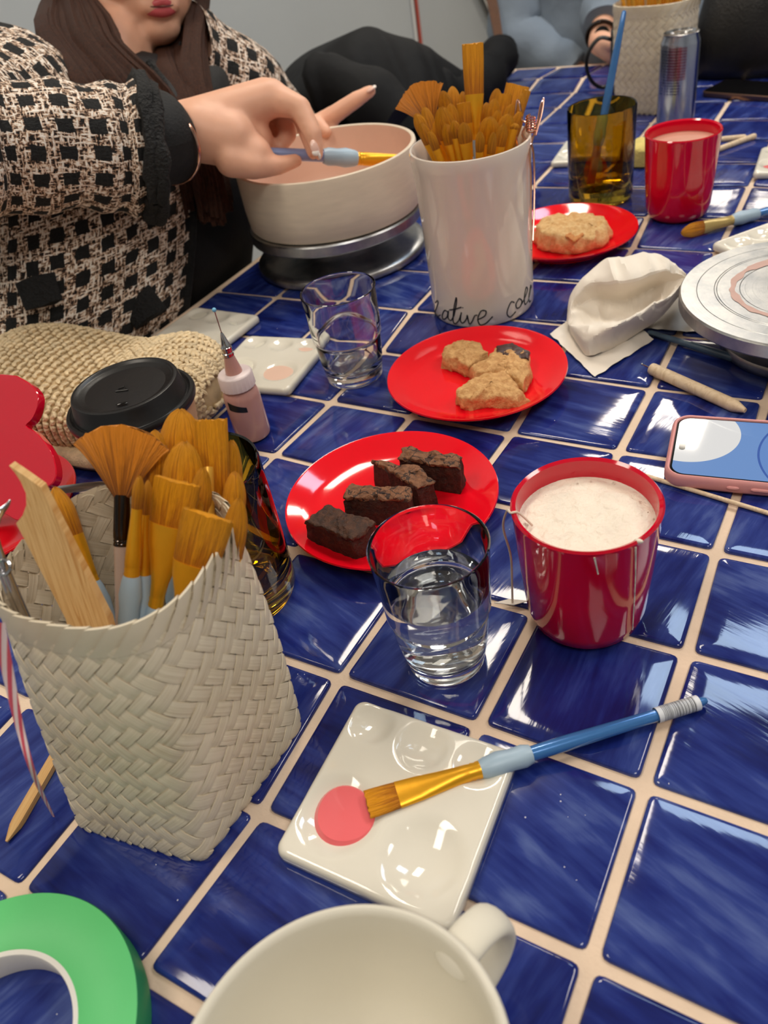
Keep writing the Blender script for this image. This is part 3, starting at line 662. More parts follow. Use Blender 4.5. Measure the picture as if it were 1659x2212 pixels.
# ---------------------------------------------------------------- palettes
def palette(label, corner, ex, ey, size=.112, th=.0100, wells=None, paints=(), name='paint_palette', group='white ceramic palettes', n=84):
    ex, ey = V((*ex[:2], 0)).normalized(), V((*ey[:2], 0)).normalized(); co = V((corner[0], corner[1], 0)); c = co + (ex + ey) * size / 2
    t = thing(name, label, 'palette', (c.x, c.y, 0), group); H = size / 2; rad = .007
    wells = wells or [(.19, .16, .0145), (.50, .17, .0165), (.81, .16, .0145), (.25, .66, .0225), (.74, .68, .0225)]
    def pt(a, b):
        ca, sb = a, b; m_ = max(abs(a), abs(b)); x, y = a * H, b * H
        if m_ > 0:
            k = 1.0; X, Y = abs(a) / m_ * H, abs(b) / m_ * H
            if X > H - rad and Y > H - rad:
                dx, dy = X - (H - rad), Y - (H - rad); 
                lo, hi = .7, 1.0
                for _ in range(18):
                    md = (lo + hi) / 2; dx, dy = max(0, X * md - (H - rad)), max(0, Y * md - (H - rad))
                    if math.hypot(dx, dy) > rad: hi = md
                    else: lo = md
                k = lo
            x, y = x * k, y * k
        return x, y, m_
    vs, fs = [], []
    for i in range(n + 1):
        for j in range(n + 1):
            f = lambda q: math.copysign(1 - (1 - abs(q)) ** 1.25, q)
            a, b = f(2 * i / n - 1), f(2 * j / n - 1); x, y, m_ = pt(a, b); z = th
            e = (1 - m_) * H
            if e < .004: z -= .004 - math.sqrt(max(0, .004 ** 2 - (.004 - e) ** 2))
            for wx, wy, wr in wells:
                d = math.hypot(x - (wx * 2 - 1) * H, y - (wy * 2 - 1) * H)
                if d < wr * 1.12:
                    u = d / wr; dep = wr * .28 * max(0, 1 - u * u)
                    if u > .82: dep = wr * .28 * .3276 * max(0, (1.12 - u) / .30) ** 1.6
                    z -= dep
            vs.append(co + ex * (x + H) + ey * (y + H) + V((0, 0, z)))
    hand = ex.cross(ey).z > 0
    for i in range(n):
        for j in range(n):
            q = (i * (n + 1) + j, (i + 1) * (n + 1) + j, (i + 1) * (n + 1) + j + 1, i * (n + 1) + j + 1); fs.append(q if hand else q[::-1])
    per = [i * (n + 1) for i in range(n + 1)] + [n * (n + 1) + j for j in range(1, n + 1)] + [i * (n + 1) + n for i in range(n - 1, -1, -1)] + [j for j in range(n - 1, 0, -1)]
    b0 = len(vs)
    for k in per: p = vs[k]; vs.append(V((p.x, p.y, .002)) * 1)
    for k in per: p = vs[k]; q = V((c.x, c.y, 0)); vs.append(V((p.x + (q.x - p.x) * .05, p.y + (q.y - p.y) * .05, .0006)))
    m_ = len(per)
    for k in range(m_):
        k2 = (k + 1) % m_
        for q in ((per[k], b0 + k, b0 + k2, per[k2]), (b0 + k, b0 + m_ + k, b0 + m_ + k2, b0 + k2)): fs.append(q if hand else q[::-1])
    fs.append(tuple(b0 + m_ + k for k in range(m_)))
    MB().add(vs, fs).build('palette_body', M['white'], t, auto=80)
    for wx, wy, r, m2, lb in paints:
        p = co + ex * (wx * size) + ey * (wy * size); nn = 40; mb = MB(); d0 = disc((0, 0), r, 0, 0, nn, 6)
        for i, v in enumerate(d0.v):
            a = math.atan2(v.y, v.x); rr = math.hypot(v.x, v.y); k = 1 + .05 * math.sin(2 * a + wx * 9) + .03 * math.sin(3 * a + 1)
            z = th - .0012 - .0002 * (rr / r) ** 2 + (-.0035 if rr > r * .99 else 0)
            d0.v[i] = V((p.x + v.x * k, p.y + v.y * k, z))
        o = d0.build('paint', M[m2], t); o['label'] = lb
    return t
palette('white palette with a pool of coral paint under the flat brush', (-.1838, .0894), (.1129, .0024), (.0067, -.1115), th=.0105, n=110,
        wells=[(.165, .135, .0150), (.50, .16, .0170), (.815, .155, .0145), (.235, .69, .0250), (.74, .73, .0245)], paints=[(.262, .672, .0205, 'pinkpaint', 'pool of coral pink paint')])
palette('white palette with two peach paint pools between the needle bottle and empty tumbler', (-.583, .507), (.111, .014), (.014, -.111), wells=[(.17, .15, .0145), (.5, .17, .0145), (.82, .16, .0145), (.25, .66, .0205), (.74, .68, .0205)],
        paints=[(.82, .3, .016, 'peach', 'peach paint'), (.72, .72, .0215, 'peach', 'peach paint pool'), (.30, .22, .013, 'paleglaze', 'cream paint'), (.24, .6, .017, 'paleglaze', 'cream paint')])
palette('white palette at the table edge beside the beige crochet bag', (-.712, .560), (1, -.03), (-.03, -1), paints=[(.72, .34, .019, 'paleglaze', 'cream paint'), (.24, .2, .015, 'paleglaze', 'pale paint')])
palette('white palette lying beyond the aluminium wheel at the right edge', (-.113, .835), (.61, .79), (.79, -.61), wells=[(.2, .2, .0145), (.5, .2, .0145), (.8, .2, .0145), (.25, .68, .022), (.74, .68, .022)], paints=[(.3, .62, .018, 'peach', 'dried peach paint')])
palette('white palette with red paint right of the cocoa cup', (-.112, 1.185), (1, .06), (.06, -1), paints=[(.2, .80, .016, 'pinkpaint', 'smear of red paint'), (.22, .3, .016, 'peach', 'peach paint')])
palette('white palette half hidden behind the amber glass with the brush', (-.426, 1.228), (1, .1), (.1, -1), paints=[(.2, .3, .014, 'pinkpaint', 'spot of pink paint')])

# ---------------------------------------------------------------- food
def chunk(outline, h, seed, amp=.0016, sc_=150, dome=.0, n=72, rings=9, taper=.04):   # crumbly slab on an outline of points
    pts = []; m = len(outline)
    per = [(V((*outline[i], 0)), V((*outline[(i + 1) % m], 0))) for i in range(m)]; tot = sum((b - a).length for a, b in per)
    for k in range(n):
        d = tot * k / n
        for a, b in per:
            l = (b - a).length
            if d <= l: pts.append(a + (b - a) * (d / l)); break
            d -= l
    c = sum(pts, V((0, 0, 0))) / n; vs, fs = [], []; sd = V((seed * 7.7, seed * 3.3, seed))
    prof = [(.94, 0), (1.0, .08), (1.01, .35), (1.0, .62), (.985, .86), (.95, .98)]
    prof += [(.95 * (1 - (i + 1) / rings), 1.0) for i in range(rings)]
    for s_, z in prof:
        for p in pts:
            q = c + (p - c) * (s_ - taper * z); q = V((q.x, q.y, h * z + (dome * (1 - s_ * s_) if z >= .98 else 0)))
            a = amp * (1.0 if z > .02 else .2)
            q += V((nz(q * sc_ + sd), nz(q * sc_ + sd + V((5, 5, 0))), nz(q * sc_ + sd + V((0, 7, 7))) * (1 if z > .02 else 0))) * a
            q += V((nz(q * sc_ * 3 + sd), nz(q * sc_ * 3 + sd + V((5, 5, 0))), (nz(q * sc_ * 3 + sd + V((1, 2, 3))) if z > .02 else 0))) * a * .5
            vs.append(q)
    R_ = len(prof)
    for i in range(R_ - 1):
        for k in range(n): fs.append((i * n + k, i * n + (k + 1) % n, (i + 1) * n + (k + 1) % n, (i + 1) * n + k))
    fs.append(tuple(range(n - 1, -1, -1)))
    return MB().add(vs, fs)
def brownie(label, corners, hb, seed, h=.026):
    q = [at(x, y, hb) for x, y in corners]; q = [(p.x, p.y) for p in q]; c = (sum(p[0] for p in q) / 4, sum(p[1] for p in q) / 4)
    area = sum(q[i - 1][0] * q[i][1] - q[i][0] * q[i - 1][1] for i in range(4))
    if area < 0: q = q[::-1]
    z0 = .0072; t = thing('brownie', label, 'brownie', (c[0], c[1], z0), 'brownies on the red plate')
    hh = hb - z0
    mb = chunk(q, hh, seed, .0019, 170); mb.xf(Matrix.Translation((0, 0, z0))); mb.build('crumb', M['brownie'], t, auto=80)
    # the crackled top sheet, cracked away at the edges
    q2 = [(c[0] + (p[0] - c[0]) * .985, c[1] + (p[1] - c[1]) * .985) for p in q]
    mb = chunk(q2, .0036, seed + 11, .0026, 110, taper=0); mb.xf(Matrix.Translation((0, 0, hb - .0019)))
    mb.build('crust', M['crust' if seed != 4 else 'darkcrust'], t, auto=80)
brownie('brownie at the back right of the plate of four', [(868, 968), (1000, 985), (992, 1012), (858, 990)], .036, 1)
brownie('brownie with a broken corner, second from the back of the four', [(800, 996), (905, 1008), (940, 1040), (902, 1054), (790, 1018)][:4], .036, 2)
brownie('brownie with salt flakes, third from the back of the four', [(757, 1048), (890, 1056), (884, 1080), (738, 1076)], .036, 3)
brownie('darkest brownie lying alone at the front left of the plate', [(705, 1092), (815, 1130), (762, 1168), (655, 1128)], .032, 4)
def cookie(label, px, hb, seed, m2, choc=None, amp=.0030, dome=.003, sc_=120, name='cookie', grp='broken cookie pieces', z0=.0068, world=False):
    q = px if world else [tuple(at(x, y, hb)[:2]) for x, y in px]; area = sum(q[i - 1][0] * q[i][1] - q[i][0] * q[i - 1][1] for i in range(len(q)))
    if area < 0: q = q[::-1]
    c = (sum(p[0] for p in q) / len(q), sum(p[1] for p in q) / len(q)); t = thing(name, label, 'cookie', (c[0], c[1], z0), grp)
    mb = chunk(q, hb - z0, seed, amp, sc_, dome=dome, n=96, rings=12); mb.xf(Matrix.Translation((0, 0, z0))); mb.build('cookie_crumb', M[m2], t, auto=80)
    for lst, mm, nm, hh in (choc or []):
        r = [at(x, y, hb + .001) for x, y in lst]; r = [(p.x, p.y) for p in r]
        if sum(r[i - 1][0] * r[i][1] - r[i][0] * r[i - 1][1] for i in range(len(r))) < 0: r = r[::-1]
        mb = chunk(r, hh, seed + 5, .001, 150); mb.xf(Matrix.Translation((0, 0, hb - .001))); mb.build(nm, M[mm], t, auto=80)
    return t
cookie('bitten cookie piece at the back left of the plate', [(950, 770), (962, 745), (1000, 730), (1035, 738), (1055, 765), (1030, 772), (1012, 790), (985, 778)], .022, 21, 'cookie')
cookie('cookie piece with a dark chocolate chunk', [(1070, 748), (1105, 742), (1146, 762), (1147, 800), (1130, 826), (1085, 800), (1030, 806), (1010, 790), (1050, 775)], .022, 22, 'cookie', [([(1072, 747), (1105, 742), (1145, 760), (1142, 777), (1110, 774), (1072, 764)], 'choc', 'chocolate_chunk', .0035)])
cookie('wedge shaped cookie piece at the front of the plate', [(980, 846), (1010, 820), (1060, 798), (1090, 800), (1118, 825), (1141, 850), (1120, 860), (1050, 856), (1000, 862)], .021, 23, 'cookie')
_c = at(1236, 484, .029); _rc = [( _c.x + .0480 * math.cos(2 * PI * k / 24) * (1 + .05 * math.sin(3 * k)), _c.y + .0440 * math.sin(2 * PI * k / 24) * (1 + .04 * math.cos(5 * k))) for k in range(24)]
cookie('whole round golden cookie on the far red plate', _rc, .029, 24, 'cookiepale', [([(1215, 505), (1250, 488), (1262, 505), (1240, 520)], 'cookiebrown', 'toasted_patch', .0016), ([(1258, 488), (1278, 478), (1290, 488), (1268, 496)], 'cookiebrown', 'toasted_patch', .0016)], amp=.005, dome=.004, sc_=70, world=True, grp='whole cookie', z0=.0068)

# ---------------------------------------------------------------- pottery wheel and bowl
def bwheel(label, c, r=.1215, top=.0615, grp='banding wheels', kb=1.0):
    x, y = c; t = thing('banding_wheel', label, 'pottery wheel', (x, y, 0), grp)
    MB().lathe([(0, .001), (r * kb * .97, .001), (r * kb, .004), (r * kb, .010), (r * kb * .985, .0125), (r * kb * .9, .0150), (r * kb * .84, .0142), (r * kb * .6, .020), (r * kb * .56, .021), (0, .021)], 96, (x, y, 0)).build('base_disc', M['alu'], t)
    MB().lathe([(0, .020), (r * .46, .020), (r * .47, .0205), (r * .47, .040), (r * .40, .041), (r * .40, .0455), (0, .0455)], 72, (x, y, 0)).build('bearing_hub', M['alu'], t)
    pr = [(0, .045), (r * .5, .045), (r * .9, .046), (r * .985, .0465), (r, .0485), (r, top - .002), (r * .988, top)]
    for g in (.86, .72, .70, .52, .30, .12): pr += [(r * (g + .004), top), (r * g, top - .0005), (r * (g - .004), top)]
    MB().lathe(pr + [(0, top)], 96, (x, y, 0)).build('turntable', M['alu'], t, auto=4); return t
W1 = (-.6000, .7620)
bwheel('aluminium banding wheel carrying the large bisque bowl', W1)
bwl = thing('pottery_bowl', 'large straight sided bisque bowl being painted on the wheel', 'bowl', (W1[0], W1[1] + .004, .0618)); bx, by = W1[0], W1[1] + .004
MB().lathe([(0, .0622), (.108, .0622), (.1180, .0628), (.1205, .066), (.1222, .09), (.1226, .137), (.1218, .1400), (.1195, .1412), (.1168, .1400), (.1160, .136)], 96, (bx, by, 0)).build('bowl_outside', M['bisque'], bwl)
MB().lathe([(.1165, .1392), (.1158, .136), (.1152, .085), (.111, .076), (.10, .0735), (0, .073)], 96, (bx, by, 0)).build('painted_inside', M['pinkwash'], bwl)
W2 = (.0110, .6230)
w2 = bwheel('aluminium banding wheel smeared with pink paint at the right edge', W2, .1130, .0615, kb=.62)
mb = MB(); nn = 120; vs, fs = [], []
for k in range(nn):
    a = 2 * PI * k / nn + .9; wv = .0028 + .0022 * nz((math.cos(a) * 3, math.sin(a) * 3, 1)) + (.0025 if 1.0 < (a % (2 * PI)) < 2.6 else 0)
    for r in (.0650 - wv + .002 * nz((a * 6, 0, 3)), .0650 + wv + .002 * nz((a * 7, 2, 3))): vs.append((W2[0] + r * math.cos(a), W2[1] + r * math.sin(a), .0619))
for k in range(int(nn * .93)): fs.append((2 * k, 2 * k + 1, 2 * k + 3, 2 * k + 2))
mb.add(vs, fs).build('paint_smear', mat('dusty_pink_smear', (196, 158, 146), .5, .06, 60), w2)

# ---------------------------------------------------------------- tall vase with lettering
VC = (-.3339, .6515)
vase = thing('brush_vase', 'tall white glazed vase crammed with orange brushes, black script round its foot', 'vase', (*VC, 0))
MB().lathe([(0, .004), (.054, .004), (.056, .0012), (.058, .0012), (.0600, .006), (.0600, .02), (.0606, .09), (.0622, .150), (.0640, .172), (.0648, .1825), (.0640, .1858), (.0620, .1862), (.0598, .183), (.0578, .172), (.0564, .15), (.0555, .03), (.05, .010), (0, .0085)], 96, (*VC, 0)).build('vase_body', M['vasewhite'], vase)
TXT = [[(-2.2933, .0214), (-2.1852, .0264), (-2.161, .0243), (-2.278, .0147), (-2.4055, .0062), (-2.2929, .0046), (-2.128, .0093)],
       [(-1.8755, .0173), (-1.967, .0184), (-2.0617, .0106), (-2.0456, .0056), (-1.9299, .0103), (-1.8638, .0192), (-1.893, .01), (-1.8268, .0078), (-1.7389, .0147)],
       [(-1.7389, .0147), (-1.6497, .0318), (-1.6474, .0377), (-1.7292, .0225), (-1.7719, .0082), (-1.7334, .0048), (-1.6465, .0095), (-1.5887, .0168)], [(-1.8315, .021), (-1.6959, .0235), (-1.5566, .0269)],
       [(-1.568, .0204), (-1.6056, .0106), (-1.5626, .0069), (-1.4831, .0121), (-1.4527, .0174)], [(-1.53, .0262), (-1.525, .0268)], [(-1.4527, .0174), (-1.4305, .007), (-1.3796, .0085), (-1.3094, .0165), (-1.2612, .0172)],
       [(-1.2695, .0112), (-1.1205, .0155), (-1.0951, .0213), (-1.1821, .0219), (-1.2541, .0129), (-1.2255, .005), (-1.1143, .006), (-.9744, .0131)],
       [(-.5147, .0218), (-.586, .0242), (-.6706, .0167), (-.6834, .0104), (-.621, .0067), (-.4941, .0102)], [(-.4006, .0237), (-.4771, .0192), (-.4556, .0135), (-.3668, .0139), (-.3203, .0195), (-.393, .0239)],
       [(-.3668, .0139), (-.2179, .0209), (-.1217, .0276), (-.1693, .0314), (-.2402, .0216), (-.2292, .0124), (-.1434, .0129)], [(-.1434, .0129), (-.0375, .0193), (.0496, .0253), (.0226, .0281), (-.0797, .0171), (-.059, .0104), (.0035, .0103)]]
mb = MB()
for st in TXT:
    pts = spline([(a, z, 0) for a, z in st], 8 * (len(st) - 1)); mb.tube([V((VC[0] + .0602 * math.cos(p.x), VC[1] + .0602 * math.sin(p.x), p.y)) for p in pts], .00075, 6)
mb.build('lettering', M['blacktext'], vase)

G1 = 'orange haired brushes standing in the vase'
def vb(label, x, y, off, kind, wpx, hl, base, fl=.03, **k):
    dep = .832 + off; d = dep / FPX * 1.25; tip = atd(x, y, dep); bs = V((VC[0] + base[0], VC[1] + base[1], .012))
    return brush('paintbrush', label, tip, bs, kind, wpx * d, k.pop('th', .006), hl, fl, group=G1, roll=k.pop('roll', tuple(RX)), **k)
vb('spread fan brush leaning left out of the vase', 895, 182, .02, 'fan', 15, .042, (.02, .01), .02, ferrule='darksteel', bristle='fanbristle', th=.0035, seed=5)
vb('tallest brush in the vase, flat with a pale grip', 1021, 95, .0, 'flat', 34, .047, (.0, -.005), .045, gl=.04, seed=6, th=.007)
vl = [(898, 246, -.02, 'round', 20, .030, (.02, 0)), (908, 266, -.03, 'filbert', 19, .028, (.02, .0)), (927, 283, -.035, 'round', 14, .025, (.015, .0)), (955, 197, .03, 'filbert', 24, .03, (.0, .01)), (976, 187, .04, 'round', 21, .032, (-.005, .0)),
      (999, 198, .03, 'filbert', 18, .028, (.0, .0)), (1001, 222, .01, 'flat', 22, .026, (.0, .01)), (952, 232, -.035, 'filbert', 33, .04, (.01, .005)), (972, 225, -.01, 'filbert', 24, .032, (.0, .0)), (980, 260, -.04, 'round', 17, .022, (.0, .005)),
      (1001, 265, -.045, 'filbert', 23, .026, (.0, .005)), (1074, 192, .03, 'filbert', 23, .03, (-.01, .0)), (1068, 214, .0, 'filbert', 25, .03, (-.01, .0)), (1092, 203, .02, 'flat', 24, .03, (-.012, .0)), (1119, 184, .03, 'flat', 38, .032, (-.02, .0)),
      (1058, 252, -.03, 'round', 33, .034, (-.01, .0)), (1076, 237, -.02, 'round', 18, .03, (-.01, .0)), (1098, 246, -.025, 'round', 27, .03, (-.015, .0)), (1037, 284, -.045, 'round', 15, .026, (-.005, .0)), (1066, 286, -.045, 'filbert', 15, .028, (-.01, .0)),
      (1130, 202, .01, 'filbert', 18, .03, (-.02, .0)), (1113, 266, -.02, 'round', 17, .006, (-.02, .0)), (1138, 195, .015, 'flat', 14, .028, (-.022, .0)), (988, 240, .05, 'round', 18, .03, (0, 0)), (1049, 262, .02, 'filbert', 22, .03, (-.01, .01)),
      (915, 232, .02, 'filbert', 20, .03, (.012, .008)), (940, 262, .0, 'round', 20, .03, (.012, -.004)), (963, 268, -.03, 'filbert', 20, .026, (.004, -.006)), (1012, 245, .03, 'filbert', 20, .03, (0, .01)), (1088, 268, -.035, 'filbert', 20, .028, (-.012, -.006)), (1106, 226, .0, 'filbert', 22, .03, (-.016, .004)), (1051, 222, .035, 'round', 19, .03, (-.004, .012)), (1124, 240, -.01, 'round', 18, .03, (-.02, -.004))]
wd = {'round': 'pointed', 'filbert': 'rounded', 'flat': 'square-ended'}
place = ['leftmost low', 'second low', 'third low', 'back left, beside the fan', 'tall back left', 'back, left of the tallest brush', 'behind the tallest brush', 'broad front left', 'second row left of centre', 'small front left of centre', 'front, just left of the tallest brush',
         'tall back right of centre', 'second row right of centre', 'back right between two taller heads', 'broad high right', 'broad front right of the tallest brush', 'narrow, right of centre', 'front right', 'small low, right of the pale grip', 'low front, beside a broad head', 'rightmost rounded', 'short bristled right', 'rightmost behind the wire tongs', 'deep back left of centre', 'deep back right of centre', 'just right of the fan brush neck', 'low behind the broad front left head', 'low front left of centre', 'half hidden behind the tallest brush neck', 'low front right of centre', 'half hidden behind the front right head', 'behind the tallest brush on its right', 'low right beside the wire tongs']
for i, (x, y, o, kd, wp, hl, b) in enumerate(vl):
    vb('%s orange brush in the vase, %s' % (wd[kd], place[i]), x, y, o, kd, wp, hl * .78, b, .034, seed=20 + i, th=max(.006, wp * .0002) if kd != 'flat' else .006, handle=random.choice(['bluehandle', 'taupe', 'lilachandle']), roll=tuple(RX.lerp(RZ, random.uniform(-.2, .2))))

# wire tongs hooked over the rim of the vase
def wp(px, py, dep): return atd(px, py, dep)
t = thing('wire_tongs', 'rose gold spring wire clip hooked on the right rim of the brush vase', 'clip', wp(1150, 480, .811))
R0 = .0011
MB().tube(spline([wp(1120, 325, .835), wp(1113, 280, .833), wp(1114, 232, .828), wp(1119, 216, .826), (wp(1124, 232, .826)), wp(1128, 258, .824), wp(1137, 268, .821), wp(1128, 290, .819), wp(1140, 305, .816), wp(1150, 318, .814), wp(1154, 360, .812), wp(1154, 440, .812), wp(1151, 520, .812)], 60), R0, 8).build('wire_arm', M['rosegold'], t)
MB().tube(spline([wp(1172, 218, .824), wp(1168, 228, .822), wp(1160, 268, .819), wp(1152, 296, .816), wp(1148, 310, .814), wp(1143, 322, .812), wp(1147, 380, .810), wp(1147, 450, .810), wp(1148, 540, .810)], 50), R0, 8).build('wire_arm', M['rosegold'], t)
MB().tube(spline([wp(1172, 218, .824), wp(1174, 214, .825), wp(1170, 245, .822), wp(1157, 292, .817)], 20), R0, 8).build('wire_arm', M['rosegold'], t)
ax0, ax1 = wp(1146, 252, .819), wp(1147, 284, .818); d = (ax1 - ax0); Fm = frame(d); coil = []
for k in range(96): a = 2 * PI * k / 16; coil.append(ax0 + d * (k / 95) + Fm @ V((.0042 * math.cos(a), .0042 * math.sin(a), 0)))
MB().tube(coil, .0010, 6).build('spring_coil', M['rosegold'], t)
brush('paintbrush', 'pearl blue brush standing head down in the far amber glass', V((-.308, .985, .022)), atd(1349, 22, 1.03), 'flat', .016, .006, .02, .03, gl=.035, rb=.0058, handle='bluehandle', group='brushes left in water glasses')

# ================================================================ woven baskets
def basket(label, bc, tc, ta, tb_, texp, H, rot=0, NS=34, org=None):
    # bc: four base corners counter-clockwise; tc, ta, tb_: top centre and half axes; strips run both ways up the wall
    bc = [V((x, y, 0)) for x, y in bc]; cb = sum(bc, V((0, 0, 0))) / 4
    o = thing('woven_basket', label, 'basket', org or (cb.x, cb.y, 0), 'woven palm leaf baskets')
    ang0 = math.atan2(bc[0].y - cb.y, bc[0].x - cb.x) + .75 * PI      # angle of the base square
    def base(a):
        c_, s_ = math.cos(a), math.sin(a); e = 14.0
        k = (abs(c_) ** e + abs(s_) ** e) ** (-1 / e); x, y = (c_ * k + 1) / 2, (s_ * k + 1) / 2
        return bc[0] * (1 - x) * (1 - y) + bc[1] * x * (1 - y) + bc[2] * x * y + bc[3] * (1 - x) * y
    ex = ((bc[1] - bc[0]) + (bc[2] - bc[3])).normalized(); ey = V((-ex.y, ex.x, 0))
    def top(a):
        c_, s_ = math.cos(a), math.sin(a); k = (abs(c_) ** texp + abs(s_) ** texp) ** (-1 / texp)
        return V((tc[0], tc[1], 0)) + ex * (ta * c_ * k) + ey * (tb_ * s_ * k)
    def P(a, v):
        w_ = v ** .85; b = base(a); t = top(a); q = b.lerp(t, w_)
        if v < .03: q = q + (cb - q) * (.03 * (1 - v / .03) ** 2)
        q = V((q.x, q.y, H * v)); m_ = V((cb.x, cb.y, 0)).lerp(V((tc[0], tc[1], 0)), v)
        bul = .0035 * math.sin(PI * v); r = V((q.x - m_.x, q.y - m_.y, 0)).normalized()
        return q + r * bul
    def Nn(a, v):
        e = .02; du = P(a + e, v) - P(a - e, v); dv = P(a, min(v + e, 1.02)) - P(a, v - e if v > e else 0); return du.cross(dv).normalized()
    circ = sum((P(2 * PI * k / 60, .6) - P(2 * PI * (k + 1) / 60, .6)).length for k in range(60))
    cc = 2 * PI * (H * 1.05 / circ)            # angle run over the full height (about 45 degrees)
    D = 2 * PI / NS; ncr = 2 * cc / D; wid = D * .505
    M_ = 3
    for fam in (1, -1):
        for k in range(NS):
            rings, rr = [], random.Random(k * 7 + fam); tot = int(ncr * M_) + 1
            for i in range(tot + 1):
                n_ = i / M_; v = min(n_ / ncr, 1.0)
                a = rot + D * k + fam * n_ * D / 2
                ph = (n_ - .5) % 4.0 if fam == 1 else (n_ + 1.5) % 4.0
                hgt = math.sin((ph) * PI / 2)                 # over two, under two
                hgt = max(-1, min(1, hgt * 2.2)) * .00085
                nn = Nn(a, v); hw = 1 + rr.uniform(-.035, .03)
                pl = []
                for dt, dz in ((-1, -.00004), (-.5, .00012), (.5, .00012), (1, -.00004)):
                    da = dt * D / 4 * .94 * hw; dv = -fam * dt * .5 * .94 * hw / ncr
                    p = P(a + da, min(max(v + dv, 0), 1)); pl.append(p + nn * (hgt + dz + .0004))
                pl += [p - nn * .0006 for p in pl[::-1]]
                rings.append(pl)
            MB().loft(rings, uvs=[(x_ * .006, i_ * .003 + k * .37) for i_ in range(tot + 1) for x_ in (0, 1, 2, 3, 3, 2, 1, 0)]).build('leaf_strip', M['palm'], o, auto=32)
    for k in range(NS):                         # slanting folds that bind the rim
        rr = random.Random(k); rings = []
        for i, (v, off, sh) in enumerate(((.905, .0010, -.9), (.94, .0016, -.45), (.985, .0018, .05), (1.008, .0010, .34), (1.012, -.0006, .5), (.99, -.0018, .7), (.955, -.0016, 1.0))):
            pl = []
            for dt in (0, .25, .5, .75, 1.04):
                a = rot + D * (k + dt + sh) + rr.uniform(-.004, .004); vv = min(v, 1.0); p = P(a, vv) + V((0, 0, H * (v - vv))); n_ = Nn(a, min(vv, .97)); pl.append(p + n_ * (off * .8 + .0016 * (1 - dt)))
            rings.append(pl)
        mb = MB(); mb.loft(rings, close=False, cap=False); n0 = len(mb.v)
        mb.build('rim_fold', M['palm'], o, auto=28)
    # woven floor
    mb = MB(); q = [P(2 * PI * k / 48, .006) for k in range(48)]; mb.loft([q, [p + V((0, 0, .0012)) for p in q]]); mb.build('basket_floor', M['palm'], o)
    return o
B_base = [(-.309, -.060), (-.215, -.044), (-.212, .064), (-.309, .050)]
basket('pale woven basket of brushes at the near left', B_base, (-.2735, .0335), .0600, .0555, 2.7, .168)
BC = V((-.262, .001, 0))
def bb(label, x, y, off, kind, wpx, hl, base, fl=.03, **k):
    dep = .435 + off; d = dep / FPX * 1.16; tip = atd(x, y, dep); bs = V((base[0], base[1], .006))
    return brush('paintbrush', label, tip, bs, kind, wpx * d, k.pop('th', .007), hl, fl, group='brushes standing in the near basket', roll=k.pop('roll', tuple(RX)), **k)
bb('wide fan brush with black metal neck in the near basket', 262, 918, .012, 'fan', 30, .040, (-.284, -.036), .030, ferrule='darksteel', handle='taupe', grip=None, bristle='fanbristle', th=.005, seed=50, rb=.0048)
bb('broad flat brush with a long gold neck, front of the basket', 385, 1040, -.012, 'flat', 82, .026, (-.292, -.030), .052, seed=51, th=.008, grip='grip', handle='taupe')
bb('broad flat brush at the front right of the near basket', 450, 1112, -.03, 'flat', 88, .030, (-.280, -.034), .040, seed=52, th=.009)
bb('narrow round brush with a pale blue grip beside the black neck', 301, 1028, -.015, 'round', 20, .018, (-.285, -.045), .040, seed=53, gl=.034)
bb('second narrow round brush, right of the pale blue grip', 320, 1038, -.002, 'round', 17, .019, (-.278, -.036), .036, seed=54)
bb('rounded brush left of the tallest head in the near basket', 335, 930, .022, 'filbert', 48, .034, (-.275, -.02), .03, seed=55, th=.011)
bb('tallest domed brush in the near basket', 392, 885, .03, 'filbert', 78, .040, (-.27, .0), .03, seed=56, th=.014)
bb('domed brush in front of the tallest head', 400, 955, .015, 'filbert', 74, .036, (-.272, -.012), .03, seed=57, th=.013)
bb('angled brush leaning left with a pale gold neck', 455, 907, .02, 'flat', 58, .044, (-.232, .010), .030, seed=58, th=.009)
bb('rounded brush behind the leaning angled brush', 500, 952, .03, 'filbert', 36, .034, (-.235, .02), .03, seed=59, th=.01)
bb('small rounded brush at the right rim of the near basket', 508, 1020, .02, 'round', 40, .030, (-.24, .01), .03, seed=60, th=.012)
bb('round brush low at the right rim of the near basket', 517, 1078, -.005, 'filbert', 44, .034, (-.245, -.01), .03, seed=61, th=.012)
bb('half hidden brush between the domed and the angled brushes', 438, 1012, .012, 'filbert', 40, .03, (-.265, -.008), .03, seed=62, th=.01)
bb('half hidden brush above the front right flat brush', 425, 1072, .0, 'filbert', 38, .03, (-.272, -.02), .03, seed=63, th=.01)
bb('small brush leaning behind the wooden rib', 118, 1053, .028, 'round', 36, .030, (-.250, -.02), .03, seed=64, th=.012)
def rod(pts, r, n=10): return MB().tube(pts, r, n)
gs = [atd(449, 1010, .458), atd(452, 1115, .455), V((-.268, -.02, .01))]
t = thing('gold_stick', 'thin gold stick upright among the brushes of the near basket', 'stick', gs[-1]); rod(gs[::-1], [.002, .0034, .0036]).build('stick_body', M['goldsoft'], t)
